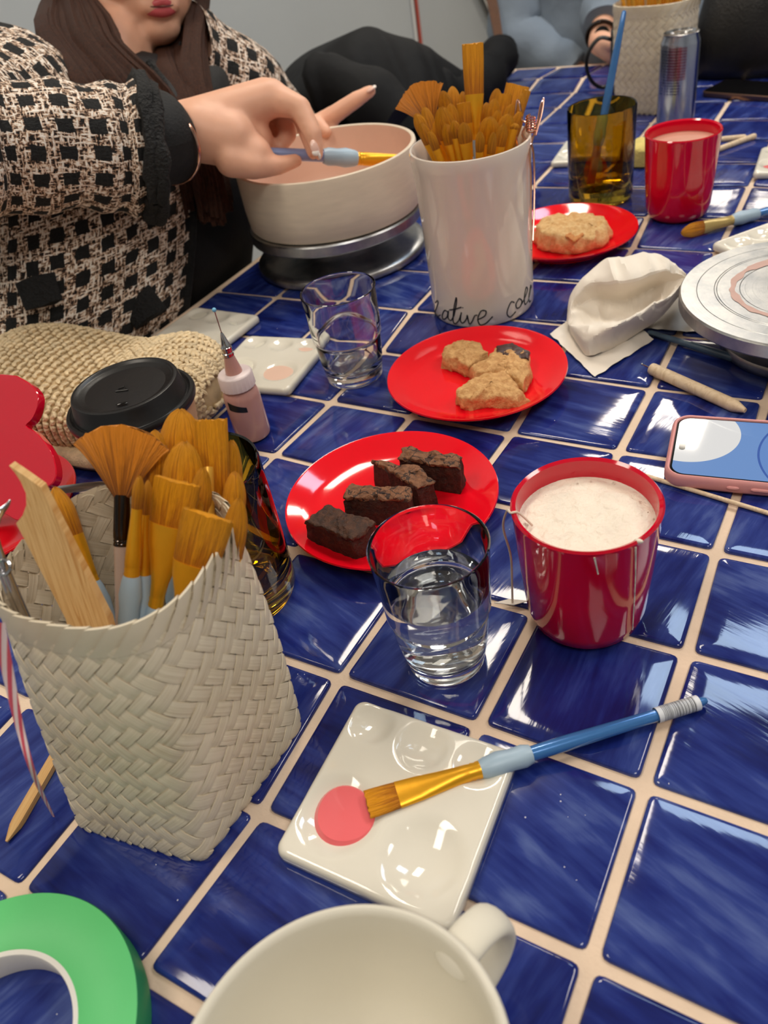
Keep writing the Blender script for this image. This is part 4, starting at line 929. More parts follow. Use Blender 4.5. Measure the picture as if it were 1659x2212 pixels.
# wooden rib with a hollowed end
p1, p0 = atd(67, 1086, .402), V((-.266, -.040, .012)); d = (p1 - p0).normalized(); side = V(RX); side = (side - d * side.dot(d)).normalized(); nrm = d.cross(side)
t = thing('wooden_rib', 'flat pine modelling tool with a hollowed end in the near basket', 'tool', p0)
def onp(px, py):
    g = RX * ((px - CX) / FPX) + RY * ((py - CY) / FPX) + RZ; return CAM + g * ((p0 - CAM).dot(nrm) / g.dot(nrm))
e1 = [onp(*q) for q in ((26, 1001), (60, 1024), (94, 1048), (163, 1184), (240, 1335))]; e2 = [onp(*q) for q in ((147, 1330), (94, 1228), (41, 1125), (55, 1108), (63, 1085), (62, 1060), (50, 1034), (38, 1016))]
lo = [p0 + side * .013, p0 - side * .012]; ol = e1 + lo + e2
for s_ in (1,): MB().loft([[p - nrm * .0034 for p in ol], [p + nrm * .0034 for p in ol]], uvs=[((p - p0).dot(side), (p - p0).dot(d)) for p in ol] * 2).build('tool_body', M['pine'], t, auto=30)
# steel scissors-like calipers at the left rim
t = thing('steel_tweezers', 'polished steel locking tweezers leaning in the left of the near basket', 'tweezers', V((-.300, -.035, .012)))
a0, a1, a2 = V((-.300, -.035, .012)), atd(2, 1230, .405), atd(22, 1080, .408)
MB().tube(spline([a0, a1, a2], 12), [.0024] * 9 + [.0022, .0018, .0012, .0007], 8, flat=.6).build('blade', M['steel'], t)
b1, b2 = atd(16, 1240, .407), atd(-20, 1085, .408); MB().tube(spline([a0 + V((.004, 0, 0)), b1, b2], 12), [.0024] * 9 + [.0022, .0018, .0012, .0007], 8, flat=.6).build('blade', M['steel'], t)
cx_ = atd(7, 1225, .403); MB().tube([cx_ + V(RX) * (.0038 * math.cos(2 * PI * k / 20)) + V(RY) * (.0038 * math.sin(2 * PI * k / 20)) for k in range(21)], .0011, 6, cap=False).build('pivot_ring', M['steel'], t)

# striped ribbon hanging outside the basket
def ribbon(pts, w0, w1, side): 
    mb = MB(); m = len(pts); vs, fs, uv = [], [], []
    L = 0
    for i, p in enumerate(pts):
        if i: L += (p - pts[i - 1]).length
        w_ = w0 + (w1 - w0) * (i / (m - 1)); sd = V(side(i / (m - 1)))
        for s_ in (-1, 1): vs.append(p + sd * (w_ * s_)); uv.append(((s_ + 1) / 2, L * 10))
    for i in range(m - 1): fs.append((2 * i, 2 * i + 1, 2 * i + 3, 2 * i + 2))
    nv = len(vs); nr = V((.3, -.5, .6)).normalized() * .0004
    vs += [p - nr for p in vs]; uv += uv; fs += [tuple(nv + j for j in f[::-1]) for f in fs]
    for i in range(m - 1):
        for a, b in ((2 * i, 2 * i + 2), (2 * i + 3, 2 * i + 1)): fs.append((a, b, nv + b, nv + a))
    return mb.add(vs, fs, uv)
rp = spline([atd(-6, 1345, .372), atd(18, 1460, .385), atd(42, 1570, .395), atd(75, 1680, .408), at(116, 1765, .0015)], 30)
solo(ribbon(rp, .0036, .0006, lambda u: RX), 'striped_ribbon', M['stripe'], 'pink and white striped paper ribbon hanging down the outside of the near basket', 'ribbon', rp[-1])
# hexagonal wooden stick on the table behind it
s0, s1 = at(14, 1818, .0020), at(140, 1600, .0045)
t = thing('wooden_stick', 'bamboo stick with a sharpened end lying left of the near basket', 'stick', (s0.x, s0.y, 0))
MB().tube([s0, s0.lerp(s1, .14), s0.lerp(s1, .2), s1], [.0009, .0038, .0042, .0042], 6, uv=True, vlen=.004).build('stick_body', M['bamboo'], t, auto=20)

# ================================================================ tape, mug
tc = (-.2470, -.1690); t = thing('masking_tape', 'roll of green masking tape lying flat at the near left corner', 'tape', (*tc, 0)); Hh = .021
MB().lathe([(.0462, .0006), (.0762, .0006), (.0768, .0015)], 96, (*tc, 0)).build('tape_underside', M['tapeedge'], t)
MB().lathe([(.0768, .0015), (.0768, Hh - .0015), (.0762, Hh - .0004)], 96, (*tc, 0)).build('tape_outer_edge', M['tapeedge'], t)
MB().lathe([(.0762, Hh - .0004), (.0755, Hh), (.0470, Hh), (.0466, Hh - .0003)], 96, (*tc, 0)).build('tape_side', M['tape'], t)
MB().lathe([(.0466, Hh - .0003), (.0462, Hh - .0002), (.0440, Hh - .0004), (.0436, Hh - .0015), (.0436, .002), (.0440, .0006), (.0462, .0006)], 96, (*tc, 0)).build('card_core', M['card'], t)
mc = (-.0640, -.1085); t = thing('white_mug', 'large plain white unpainted mug with a handle at the near edge', 'mug', (*mc, 0))
rt, hm = .0668, .082
def oval(mb, c, kx=.95, ang=.9):          # slightly oval rim
    ca, sa = math.cos(ang), math.sin(ang)
    for i, p in enumerate(mb.v):
        x, y = p.x - c[0], p.y - c[1]; u, v = x * ca + y * sa, -x * sa + y * ca; u *= 1.035; v *= .955; mb.v[i] = V((c[0] + u * ca - v * sa, c[1] + u * sa + v * ca, p.z))
    return mb
oval(MB().lathe([(0, .004), (.028, .004), (.030, .001), (.033, .001), (.037, .004), (.047, .015), (.056, .032), (.062, .052), (.0655, .070), (rt, hm - .0015), (rt - .0008, hm - .0002), (rt - .0022, hm + .0003), (rt - .0038, hm - .0004), (rt - .0050, hm - .003), (.0600, .066), (.0565, .052), (.050, .033), (.040, .016), (.025, .0095), (0, .009)], 96, (*mc, 0)), mc, ang=1.0).build('mug_body', M['mugwhite'], t)
hd = V((.30, .95, 0)).normalized(); hc = V((*mc, 0))
hpts = [hc + hd * r + V((0, 0, z)) for r, z in ((.0622, .0655), (.066, .0690), (.078, .0700), (.0885, .064), (.0925, .052), (.0895, .040), (.080, .030), (.066, .0245), (.052, .026))]
MB().tube(spline(hpts, 44), [(.0046, .0092)] * 45, 16, up=(0, 0, 1)).build('mug_handle', M['mugwhite'], t, auto=80)

# ================================================================ coffee cup, bottle, bag, dish, knife
cc_ = (-.4880, .2390); t = thing('coffee_cup', 'kraft paper coffee cup with a black plastic lid, behind the fan brush', 'paper cup', (*cc_, 0))
MB().lathe([(0, .004), (.0390, .004), (.0395, .0005), (.0405, .0005), (.0545, .094), (.0535, .0945), (0, .0925)], 64, (*cc_, 0)).build('cup_body', M['kraft'], t)
MB().lathe([(.0555, .0925), (.0568, .0930), (.0577, .0955), (.0577, .0985), (.0566, .1003), (.0540, .1003), (.0528, .0990), (.0515, .0985), (.0505, .0995), (.0478, .1135), (.0468, .1155), (.0450, .1162), (.0432, .1158), (.0420, .1142), (.0405, .1135), (.0370, .1128), (.0360, .1122), (.0355, .1122), (0, .1124)], 96, (*cc_, 0)).build('lid', M['black'], t)
dv = V((.62, -.78, 0)).normalized(); sdv = V((-dv.y, dv.x, 0)); mb = MB()
q = V((*cc_, .1136)) + dv * .0290
mb.tube([q - sdv * .0050, q - sdv * .003, q + sdv * .003, q + sdv * .0050], [.0006, .0014, .0014, .0006], 8, flat=.5); mb.build('sip_hole', M['phoneblack'], t)
mb = MB(); q = V((*cc_, .1130))
for a, b in (((-.008, .004), (.003, .006)), ((.003, .006), (-.001, -.004)), ((-.006, .0), (-.001, -.001))): mb.tube([q + dv * a[1] + sdv * a[0], q + dv * b[1] + sdv * b[0]], .0005, 6)
mb.build('lid_emboss', M['black'], t)
mb = MB()
for st in ([(238, 1000), (240, 1003)], [(243, 1030), (247, 1018), (252, 1028), (249, 1034), (244, 1031)], [(252, 1024), (258, 1030), (256, 1038)], [(226, 985), (229, 988)], [(262, 1040), (264, 1046)], [(246, 1010), (250, 1014)]):
    mb.tube([oncyl(x, y, cc_, .0545, .0405, .094, .0003) for x, y in st], .0006, 5)
mb.build('handwriting', M['blacktext'], t)
bc_ = (-.4548, .3385); t = thing('needle_bottle', 'small pink paint bottle with a needle tip and a blue pin bead', 'bottle', (*bc_, 0)); B3 = (*bc_, 0)
MB().lathe([(0, .001), (.0150, .001), (.0172, .0025), (.0180, .006), (.0180, .048), (.0165, .055), (.0130, .0590), (.0125, .061), (0, .061)], 40, B3).build('bottle_body', M['pinkbottle'], t)
mb = MB(); n_ = 48; rings = []
for z, r, rg in ((.0590, .0166, .0), (.0595, .0172, .0004), (.0725, .0168, .0004), (.0738, .0158, 0), (.0745, .0145, 0)):
    rings.append([V((bc_[0] + (r + (rg if k % 2 else -rg)) * math.cos(2 * PI * k / n_), bc_[1] + (r + (rg if k % 2 else -rg)) * math.sin(2 * PI * k / n_), z)) for k in range(n_)])
mb.loft(rings).build('screw_cap', M['frost'], t)
MB().lathe([(.0085, .0740), (.0080, .0775), (.0050, .0915), (.0045, .0945), (0, .0945)], 24, B3).build('nozzle', M['pinkbottle'], t)
MB().lathe([(.0049, .0925), (.0056, .0930), (.0056, .0955), (.0048, .0962), (.0048, .0985), (.0053, .099), (.0053, .1015), (.0046, .1022), (.0034, .1075), (.0016, .1150), (.0009, .1165), (0, .1165)], 24, B3).build('metal_collar', M['steel'], t)
MB().tube([(*bc_, .116), (*bc_, .139)], .0005, 6).build('needle', M['steel'], t)
MB().ball((*bc_, .1395), .0021, 12).build('pin_bead', M['bead'], t)
mb = MB(); p_ = oncyl(512, 880, bc_, .0180, .0180, .05); a0 = math.atan2(p_.y - bc_[1], p_.x - bc_[0]); vs, fs = [], []
for i in range(9):
    a = a0 - .55 + 1.05 * i / 8
    for z in (p_.z - .0045 - .0004 * i, p_.z + .0050 - .0009 * i): vs.append(V((bc_[0] + .01815 * math.cos(a), bc_[1] + .01815 * math.sin(a), z)))
for i in range(8): fs.append((2 * i, 2 * i + 2, 2 * i + 3, 2 * i + 1))
mb.add(vs, fs).build('dark_label', M['blacktext'], t)

# crochet pouch
gc = V((-.6780, .3260, 0)); t = thing('crochet_bag', 'beige glittering crochet pouch lying behind the paper coffee cup', 'bag', gc)
ga = .15; gl_, gw_ = .176, .082
def bagP(u, v):        # u along, v around (0..1): a soft pillow
    x = 2 * u - 1; e = (1 - abs(x) ** 4) ** .34; a = 2 * PI * v; c_, s_ = math.cos(a), math.sin(a)
    k = (abs(c_) ** 2.8 + abs(s_) ** 2.8) ** (-1 / 2.8)
    hh = .033 * (1 + .22 * math.exp(-((x - .75) / .30) ** 2) + .22 * math.exp(-((x + .45) / .35) ** 2) - .14 * math.exp(-((x - .25) / .22) ** 2))
    y = gw_ * e * c_ * k * (1 + .05 * math.sin(5 * x + 1)); z = hh * (1 + s_ * k * max(e, .2) ** .8)
    q = V((x * gl_, y, z)); q += V((0, 0, .004 * nz(q * 22) * max(0, s_)))
    return V((gc.x + q.x * math.cos(ga) - q.y * math.sin(ga), gc.y + q.x * math.sin(ga) + q.y * math.cos(ga), max(q.z, .0015)))
rings = [[bagP(.004 + .992 * i / 60, k / 64) for k in range(64)] for i in range(61)]
MB().loft(rings).build('pouch_body', M['yarndark'], t)
mb = MB(); rowsN = 58
for i in range(rowsN):
    u = .5 - .5 * math.cos(PI * (.045 + .91 * i / (rowsN - 1)))
    pr_ = [bagP(u, k / 90) for k in range(90)]; per = sum((pr_[k] - pr_[(k + 1) % 90]).length for k in range(90)); cnt = max(8, int(per / .0104))
    for j in range(cnt):
        v = (j + .5 * (i % 2)) / cnt; p = bagP(u, v)
        if p.z < .004: continue
        du = (bagP(min(u + .01, .999), v) - bagP(max(u - .01, .001), v)); dv_ = (bagP(u, v + .01) - bagP(u, v - .01)); n_ = du.cross(dv_)
        if n_.length < 1e-9: continue
        n_ = -n_.normalized() if n_.dot(p - V((gc.x, gc.y, .03))) < 0 else n_.normalized(); du = (du - n_ * du.dot(n_)).normalized(); dv_ = n_.cross(du)
        for s_ in (-1, 1):
            ax = (du * .55 + dv_ * s_ * .55 + n_ * .25).normalized(); c0 = p + dv_ * (.0023 * s_) + n_ * .0010
            Fm = frame(ax, n_); ln, rd = .0058 * random.uniform(.85, 1.15), .0030 * random.uniform(.85, 1.15)
            b_ = MB().ball((0, 0, 0), (rd, rd, ln), 6, 4); mb.add([c0 + Fm @ q for q in b_.v], b_.f)
mb.build('crochet_stitches', M['yarn'], t)['kind'] = 'stuff'
fp = [(-.515, .300), (-.570, .248), (-.655, .246), (-.74, .27)]
MB().tube(spline([V((x, y, .008)) for x, y in fp], 30), [(.008, .013)] * 31, 12, up=(0, 0, 1)).build('folded_edge', M['yarn'], t)

# red flower-shaped dish propped up, and the knife on the plate below
fcn = atd(20, 970, .700); nrm = (-RZ * .80 - RX * .42 + V((0, 0, .30))).normalized(); t = thing('lobed_red_board', 'flat glossy red board with rounded lobes propped up against the crochet pouch', 'board', (fcn.x, fcn.y, .02))
RO = [(35, 811), (65, 829), (82, 852), (80, 880), (70, 903), (56, 919), (75, 932), (98, 957), (114, 985), (121, 1018), (115, 1042), (96, 1054), (72, 1060), (64, 1085), (52, 1112), (38, 1124), (14, 1112), (-12, 1100), (-50, 1108), (-95, 1090), (-128, 1050), (-140, 1000), (-118, 950), (-80, 925), (-92, 890), (-85, 845), (-52, 818), (-10, 808)]
def onplane(px, py):
    d = RX * ((px - CX) / FPX) + RY * ((py - CY) / FPX) + RZ; return CAM + d * ((fcn - CAM).dot(nrm) / d.dot(nrm))
ro = [onplane(*p) for p in RO]; cen = sum(ro, V((0, 0, 0))) / len(ro); ro = spline(ro + [ro[0]], 112)[:-1]
ins = lambda e, z: [p + (cen - p).normalized() * e + nrm * z for p in ro]
MB().loft([ins(.0010, -.0080), ins(0, -.0072), ins(0, -.0008), ins(.0008, 0)]).build('board_body', M['redcup'], t, auto=35)
k0, k1 = at(120, 1060, .0235), at(238, 1045, .0225); d = (k1 - k0).normalized(); k0 = k1 - d * .175; t = thing('table_knife', 'steel table knife lying across the red plate beside the red board', 'knife', (k1.x, k1.y, .02))
MB().tube([k0 + d * (.175 * u) for u in (.5, .55, .7, .85, .93, .98, 1.0)], [(.0012, .004), (.0007, .0068), (.0007, .0072), (.0007, .0072), (.0007, .0062), (.0006, .0040), (.0004, .0010)], 10, up=(0, 0, 1)).build('blade', M['steel'], t)
MB().tube([k0 + d * (.175 * u) for u in (0, .02, .2, .46, .52)], [(.001, .003), (.0028, .0052), (.0028, .0050), (.0026, .0042), (.0014, .004)], 12, up=(0, 0, 1)).build('handle', M['steel'], t)

# ================================================================ phone, sticks, tissue
ph = thing('mobile_phone', 'phone in a pale pink case with a blue lit screen at the right edge', 'phone', (.030, .426, 0))
pa = math.atan2(-.006, .10) + .19; pc = V((.0245, .4305, 0)); PL, PW = .178, .0905
ca, sa = math.cos(pa), math.sin(pa)
pc = at(1450, 960, .012) + V((ca, sa, 0)) * (PL / 2 - .002); pc.z = 0
MB().slab(rrect(PL, PW, .015, 8, (pc.x, pc.y), pa), [(.004, .0008), (.001, .0022), (0, .0045), (0, .0105), (.0008, .0128), (.0022, .0140), (.0034, .0136), (.0040, .0122)]).build('phone_case', M['pinkcase'], ph)
MB().slab(rrect(PL - .0076, PW - .0076, .012, 8, (pc.x, pc.y), pa), [(0, .0110), (0, .0124), (.0004, .0127)]).build('phone_bezel', M['phoneblack'], ph)
ol = rrect(PL - .0112, PW - .0112, .0102, 8, (0, 0), 0)(0); mb = MB(); vs = [V((pc.x + x * ca - y * sa, pc.y + x * sa + y * ca, .0129)) for x, y in ol]
mb.add(vs, [tuple(range(len(vs)))], [(x + (PL - .0112) / 2, y + (PW - .0112) / 2) for x, y in ol]); mb.build('screen', M['screen'], ph, smooth=False)
mb = rrect(.0050, .0230, .0024, 5, (-PL / 2 + .0110, 0.004), 0)(0)
MB().loft([[V((pc.x + x * ca - y * sa, pc.y + x * sa + y * ca, z)) for x, y in mb] for z in (.0128, .0131)]).build('front_camera_island', M['phoneblack'], ph)
for bx_, bl in ((-.036, .009), (-.016, .014), (.006, .014)):
    q = [V((pc.x + (bx_ + u) * ca - (-PW / 2 - .0002) * sa, pc.y + (bx_ + u) * sa + (-PW / 2 - .0002) * ca, .0078)) for u in (-bl / 2, -bl / 2 + .002, bl / 2 - .002, bl / 2)]
    MB().tube(q, [.0008, .0016, .0016, .0008], 8).build('side_button', M['pinkcase'], ph)
def tool(name, label, cat, a, b, r, m_, z, tip=None, n=14):
    t = thing(name, label, cat, (a.x, a.y, 0)); d = (b - a).normalized(); L = (b - a).length
    MB().tube([a, a + d * .0014, a + d * .004, b - d * .012, b], [r * .55, r * .92, r, r, r * .35 if tip == 'taper' else r * .8], n).build('tool_handle', m_, t); return t, d
a, b = at(1405, 795, .0062), at(1610, 887, .0062)
t, d = tool('dotting_tool', 'birch wood dotting tool with a steel ball end above the phone', 'tool', a, b, .0060, M['stick'], 0, 'taper')
MB().tube([a + d * .002, a - d * .0100], [.0011, .0006], 8).build('steel_shank', M['steel'], t); MB().ball(a - d * .0108, .0013, 10).build('ball_end', M['steel'], t)
a, b = at(1385, 1025, .0022), at(1700, 1121, .0022); t = thing('wooden_skewer', 'thin wooden skewer lying between the frothy milk cup and the phone', 'skewer', (a.x, a.y, 0)); rod([a, b], .0019, 10).build('skewer_body', M['stick'], t)
q0, q1 = at(1400, 717, .0045), at(1700, 808, .0060)
brush('paintbrush', 'slate blue brush lying half under the smeared aluminium wheel', q1 + (q1 - q0).normalized() * .10, q0, 'flat', .016, .006, .022, .03, gl=.055, rb=.0046, handle='darkhandle', grip='darkhandle', roll=(0, 1, 0), rest=(q0.x, q0.y, 0))
q0, q1 = at(1472, 503, .010), at(1800, 420, .0065)
brush('paintbrush', 'brush with a khaki ferrule and pale grip lying beside the cocoa cup', q0, q0 + (q1 - q0).normalized() * .21, 'filbert', .0165, .0085, .030, .040, gl=.036, rb=.0058, ferrule='yellowgrip', roll=(0, .3, 1), rest=(q0.x, q0.y, 0))
for lb, a, b in (('longer pale wooden tool right of the cocoa cup', at(1540, 327, .004), at(1632, 293, .004)), ('shorter pale wooden tool right of the cocoa cup', at(1545, 302, .004), at(1612, 296, .004))):
    tool('wooden_tool', lb, 'tool', b, a, .0042, M['stick'], 0, 'taper')
sp_ = at(1384, 366, 0); solo(noised(MB().slab(rrect(.045, .06, .012, 6, (sp_.x - .003, sp_.y + .03)), [(.004, .0006), (0, .004), (0, .026), (.004, .030), (.02, .031)]), .0012, 90), 'yellow_sponge', M['sponge'], 'pale yellow sponge standing between the amber glass and cocoa cup', 'sponge', (sp_.x, sp_.y, 0))

# tissue: a flat sheet and the crumpled sheet upon it
def sheet(quad, z, n=30, seed=0, amp=.0015):
    q = [at(x, y, .002) for x, y in quad]; vs, fs = [], []
    for i in range(n + 1):
        for j in range(n + 1):
            u, v = i / n, j / n; p = q[0] * (1 - u) * (1 - v) + q[1] * u * (1 - v) + q[2] * u * v + q[3] * (1 - u) * v
            p = V((p.x + .0016 * nz((u * 9, v * 9, seed + 4)), p.y + .0016 * nz((u * 9, v * 9, seed + 8)), z + amp * (1 + nz(p * 50 + V((seed, 0, 0)))))); vs.append(p)
    for i in range(n):
        for j in range(n): k = i * (n + 1) + j; fs.append((k, k + 1, k + n + 2, k + n + 1))
    return MB().add(vs, fs)
s1 = sheet([(1188, 722), (1285, 815), (1412, 735), (1300, 640)], .0014, seed=1); solo(s1, 'tissue', M['tissue'], 'flat tissue corner spread beneath the crumpled one beside the cookie plate', 'tissue', at(1280, 740))
s2 = sheet([(1395, 712), (1540, 720), (1540, 620), (1440, 610)], .0012, seed=5); solo(s2, 'tissue', M['tissue'], 'tissue edge tucked under the smeared aluminium wheel', 'tissue', at(1480, 690))
rows = [[(1232, 688, .001), (1275, 640, .001), (1330, 600, .001), (1400, 590, .001), (1470, 640, .001)],
        [(1224, 694, .010), (1232, 640, .024), (1262, 598, .040), (1305, 561, .054), (1345, 557, .057), (1400, 547, .060), (1445, 566, .058), (1481, 594, .050)],
        [(1226, 697, .012), (1236, 650, .028), (1275, 613, .046), (1320, 609, .054), (1366, 605, .057), (1420, 586, .060), (1450, 586, .058), (1482, 597, .051)],
        [(1228, 700, .012), (1248, 668, .020), (1290, 648, .022), (1340, 650, .020), (1375, 640, .022), (1412, 622, .030), (1440, 612, .040), (1481, 600, .050)],
        [(1230, 704, .010), (1262, 700, .014), (1300, 690, .014), (1340, 690, .012), (1380, 675, .016), (1412, 655, .024), (1440, 640, .034), (1480, 603, .049)],
        [(1229, 702, .014), (1262, 708, .026), (1300, 706, .033), (1335, 700, .038), (1372, 680, .041), (1410, 655, .045), (1440, 645, .047), (1483, 600, .051)],
        [(1231, 712, .010), (1258, 735, .018), (1292, 735, .022), (1330, 722, .026), (1375, 700, .028), (1412, 675, .034), (1446, 652, .040), (1484, 606, .047)],
        [(1234, 722, .004), (1264, 768, .003), (1300, 762, .003), (1340, 744, .003), (1385, 716, .004), (1415, 697, .014), (1444, 668, .026), (1484, 612, .040)]]
cur = [spline([at(*p) for p in r], 56) for r in rows]; gr = [spline([c[k] for c in cur], 49) for k in range(57)]
vs, fs = [], []
for k in range(57):
    for i in range(50):
        p = gr[k][i].copy(); e = min(1, k / 5, (56 - k) / 3) * min(1, i / 3)
        cr = abs(nz((k * .16, i * .10, 3.3))); c2 = abs(nz((k * .30 + 4, i * .22, 9.1)))
        p += V((.4, -.5, .7)) * ((.35 - cr) * .010 + (.35 - c2) * .004) * e; p.z = max(p.z, .0022); vs.append(p)
for k in range(56):
    for i in range(49): fs.append((k * 50 + i, (k + 1) * 50 + i, (k + 1) * 50 + i + 1, k * 50 + i + 1))
solo(MB().add(vs, fs), 'crumpled_tissue', M['tissue'], 'crumpled white paper tissue standing in a heap beside the smeared wheel', 'tissue', at(1330, 690), auto=24)

# ================================================================ far end of the table
far = basket('pale woven basket of gold brush handles behind the silver can', [(-.392, 1.402), (-.300, 1.385), (-.283, 1.480), (-.375, 1.497)], (-.338, 1.440), .066, .058, 2.7, .168, NS=30)
for k in range(26):
    a = random.uniform(0, 2 * PI); r = .042 * math.sqrt(random.random()); bx2, by2 = -.340 + r * math.cos(a), 1.440 + .9 * r * math.sin(a)
    ln = random.uniform(.19, .225); tp = V((bx2 + .6 * r * math.cos(a) + random.uniform(-.012, .012), by2 + .5 * r * math.sin(a), ln))
    bs = V((-.338 + .6 * (bx2 + .338), 1.442 + .6 * (by2 - 1.442), .006)); t = thing('paintbrush', 'gold handled brush standing upside down in the far basket', 'paintbrush', bs, 'brush handles in the far basket')
    d = tp - bs; MB().tube([bs, bs + d * .12, bs + d * .2, bs + d * .7, bs + d * .96, tp], [.003, .0046, .0036, .0042, .0030, .0012], 10).build('handle', M['goldsoft'], t)
    MB().tube([bs + d * .02, bs + d * .11], [.003, .005], 8).build('bristles', M['bristle'], t)
cc2 = (-.2690, 1.3250); t = thing('drink_can', 'slim silver drink can with small print, in front of the far woven basket', 'can', (*cc2, 0)); rc, hc_ = .0304, .140
mb = MB(); vs, fs, uv = [], [], []; prof = [(rc * .80, .0), (rc * .86, .0006), (rc * .99, .006), (rc, .010), (rc, hc_ - .016), (rc * .985, hc_ - .012), (rc * .88, hc_ - .003), (rc * .885, hc_ - .0006)]; nn = 64
for r, z in prof:
    for k in range(nn + 1): a = 2 * PI * k / nn; vs.append(V((cc2[0] + r * math.cos(a), cc2[1] + r * math.sin(a), z))); uv.append((k / nn, z / hc_))
for i in range(len(prof) - 1):
    for k in range(nn): fs.append((i * (nn + 1) + k, i * (nn + 1) + k + 1, (i + 1) * (nn + 1) + k + 1, (i + 1) * (nn + 1) + k))
mb.add(vs, fs, uv).build('can_body', M['can'], t)
MB().lathe([(rc * .885, hc_ - .0006), (rc * .90, hc_), (rc * .87, hc_ + .0002), (rc * .83, hc_ - .003), (0, hc_ - .0034)], 64, (*cc2, 0)).build('can_lid', M['steel'], t)
MB().tube([V((cc2[0] + x, cc2[1] + y, hc_ + .0006)) for x, y in ((-.012, -.004), (-.004, 0), (.006, .004), (.014, .008))], [(.0006, .004), (.0006, .006), (.0006, .007), (.0006, .005)], 10, up=(0, 0, 1)).build('ring_pull', M['steel'], t)
# black mug behind the basket, its handle showing
mk = V((-.400, 1.560, 0)); t = thing('black_mug', 'black mug behind the far basket, only its round handle showing', 'mug', mk)
MB().lathe([(0, .004), (.036, .004), (.040, .001), (.0440, .004), (.0470, .03), (.0475, .105), (.0455, .1065), (.0435, .104), (.0430, .01), (0, .008)], 48, tuple(mk)).build('mug_body', M['black'], t)
hv = V((-.87, -.40, 0)).normalized()
MB().tube(spline([mk + hv * r + V((0, 0, z)) for r, z in ((.045, .092), (.068, .098), (.088, .078), (.092, .052), (.082, .026), (.062, .012), (.044, .018))], 36), [(.0036, .0058)] * 37, 12, up=(0, 0, 1)).build('mug_handle', M['black'], t)
# handbag, with straps
hb_ = V((-.160, 1.660, 0)); t = thing('black_handbag', 'black leather handbag with loose straps at the far right corner', 'handbag', hb_)
mb = MB(); rings = []
for z, sx, sy in ((.002, .80, .7), (.006, .95, .92), (.03, 1.0, 1.0), (.08, .97, .92), (.14, .88, .7), (.19, .74, .42), (.215, .66, .2)):
    rings.append([hb_ + V((sx * .150 * math.copysign(abs(math.cos(a)) ** .55, math.cos(a)), sy * .075 * math.copysign(abs(math.sin(a)) ** .55, math.sin(a)), z)) for a in [2 * PI * k / 48 for k in range(48)]])
noised(mb.loft(rings), .016, 9, 3); noised(mb, .006, 24, 5)
for q in mb.v: q.z = max(q.z, .002)
mb.build('bag_body', M['leather'], t)
for pts in ([atd(1560, -10, 1.66), atd(1590, 50, 1.60), atd(1580, 100, 1.60), atd(1545, 140, 1.62)], [atd(1650, 10, 1.60), atd(1620, 70, 1.56), atd(1575, 130, 1.57), atd(1530, 170, 1.60)], [atd(1659, 60, 1.58), atd(1640, 120, 1.55), atd(1600, 160, 1.56)]):
    MB().tube(spline(pts, 24), [(.0016, .0085)] * 25, 8, up=tuple(-RZ)).build('strap', M['leather'], t)
for x, y in ((1573, 162), (1598, 160)): MB().ball(atd(x, y, 1.555), (.004, .003, .007), 8).build('strap_buckle', M['steel'], t)
fp0, fp1 = at(1512, 205, .004), at(1700, 219, .004); d = (fp1 - fp0).normalized(); pv = V((-d.y, d.x, 0)); pq = fp0 + d * .085 + pv * .042
t = thing('dark_phone', 'dark switched off phone lying in front of the black handbag', 'phone', (pq.x, pq.y, 0)); an = math.atan2(d.y, d.x)
MB().slab(rrect(.170, .084, .012, 6, (pq.x, pq.y), an), [(.001, .0006), (0, .002), (0, .0085), (.001, .0095)]).build('phone_body', mat('bronze_frame', (120, 92, 78), .25, metal=.8), t)
MB().slab(rrect(.166, .080, .011, 6, (pq.x, pq.y), an), [(0, .0090), (.0004, .0098)]).build('screen', M['phoneblack'], t)

# ================================================================ wall details, chair and coat
t = thing('wall_conduit', 'thin red vertical conduit running up the grey wall', 'pipe', (XL + .012, 3.620, -.7)); rod([V((XL + .012, 3.620, -.76)), V((XL + .012, 3.620, .9))], .0085).build('pipe_body', M['cord'], t)
rod([V((XL + .009, 3.585, -.76)), V((XL + .009, 3.585, .9))], .006).build('side_cable', M['lampframe'], t)
f0, f1 = V((XL + .05, 4.885, -T)), V((XL + .03, 3.95, .20)); d = (f1 - f0)
t = thing('leaning_frame', 'white edged framed panel leaning on the wall behind the far sitter', 'frame', (f0.x, f0.y, -T))
sd = V((0, .747, .665))
for k, (w_, m_) in enumerate(((0, 'lampframe'), (.022, 'steel'), (.036, 'darkwood'))):
    a, b = V((f0.x, f0.y, -T + .005)) + sd * w_, f1 + sd * w_
    MB().tube([a, b], [(.012, .008), (.012, .008)], 6).build('frame_edge', M[m_], t)
a, b = V((f0.x, f0.y, -T + .005)) + sd * .05, f1 + sd * .05
MB().add([a, b, b + sd * .55, a + sd * .55, a - V((.012, 0, 0)), b - V((.012, 0, 0)), b + sd * .55 - V((.012, 0, 0)), a + sd * .55 - V((.012, 0, 0))], [(0, 1, 2, 3), (7, 6, 5, 4), (0, 4, 5, 1), (1, 5, 6, 2), (2, 6, 7, 3), (3, 7, 4, 0)]).build('frame_panel', M['darkwood'], t, smooth=False)

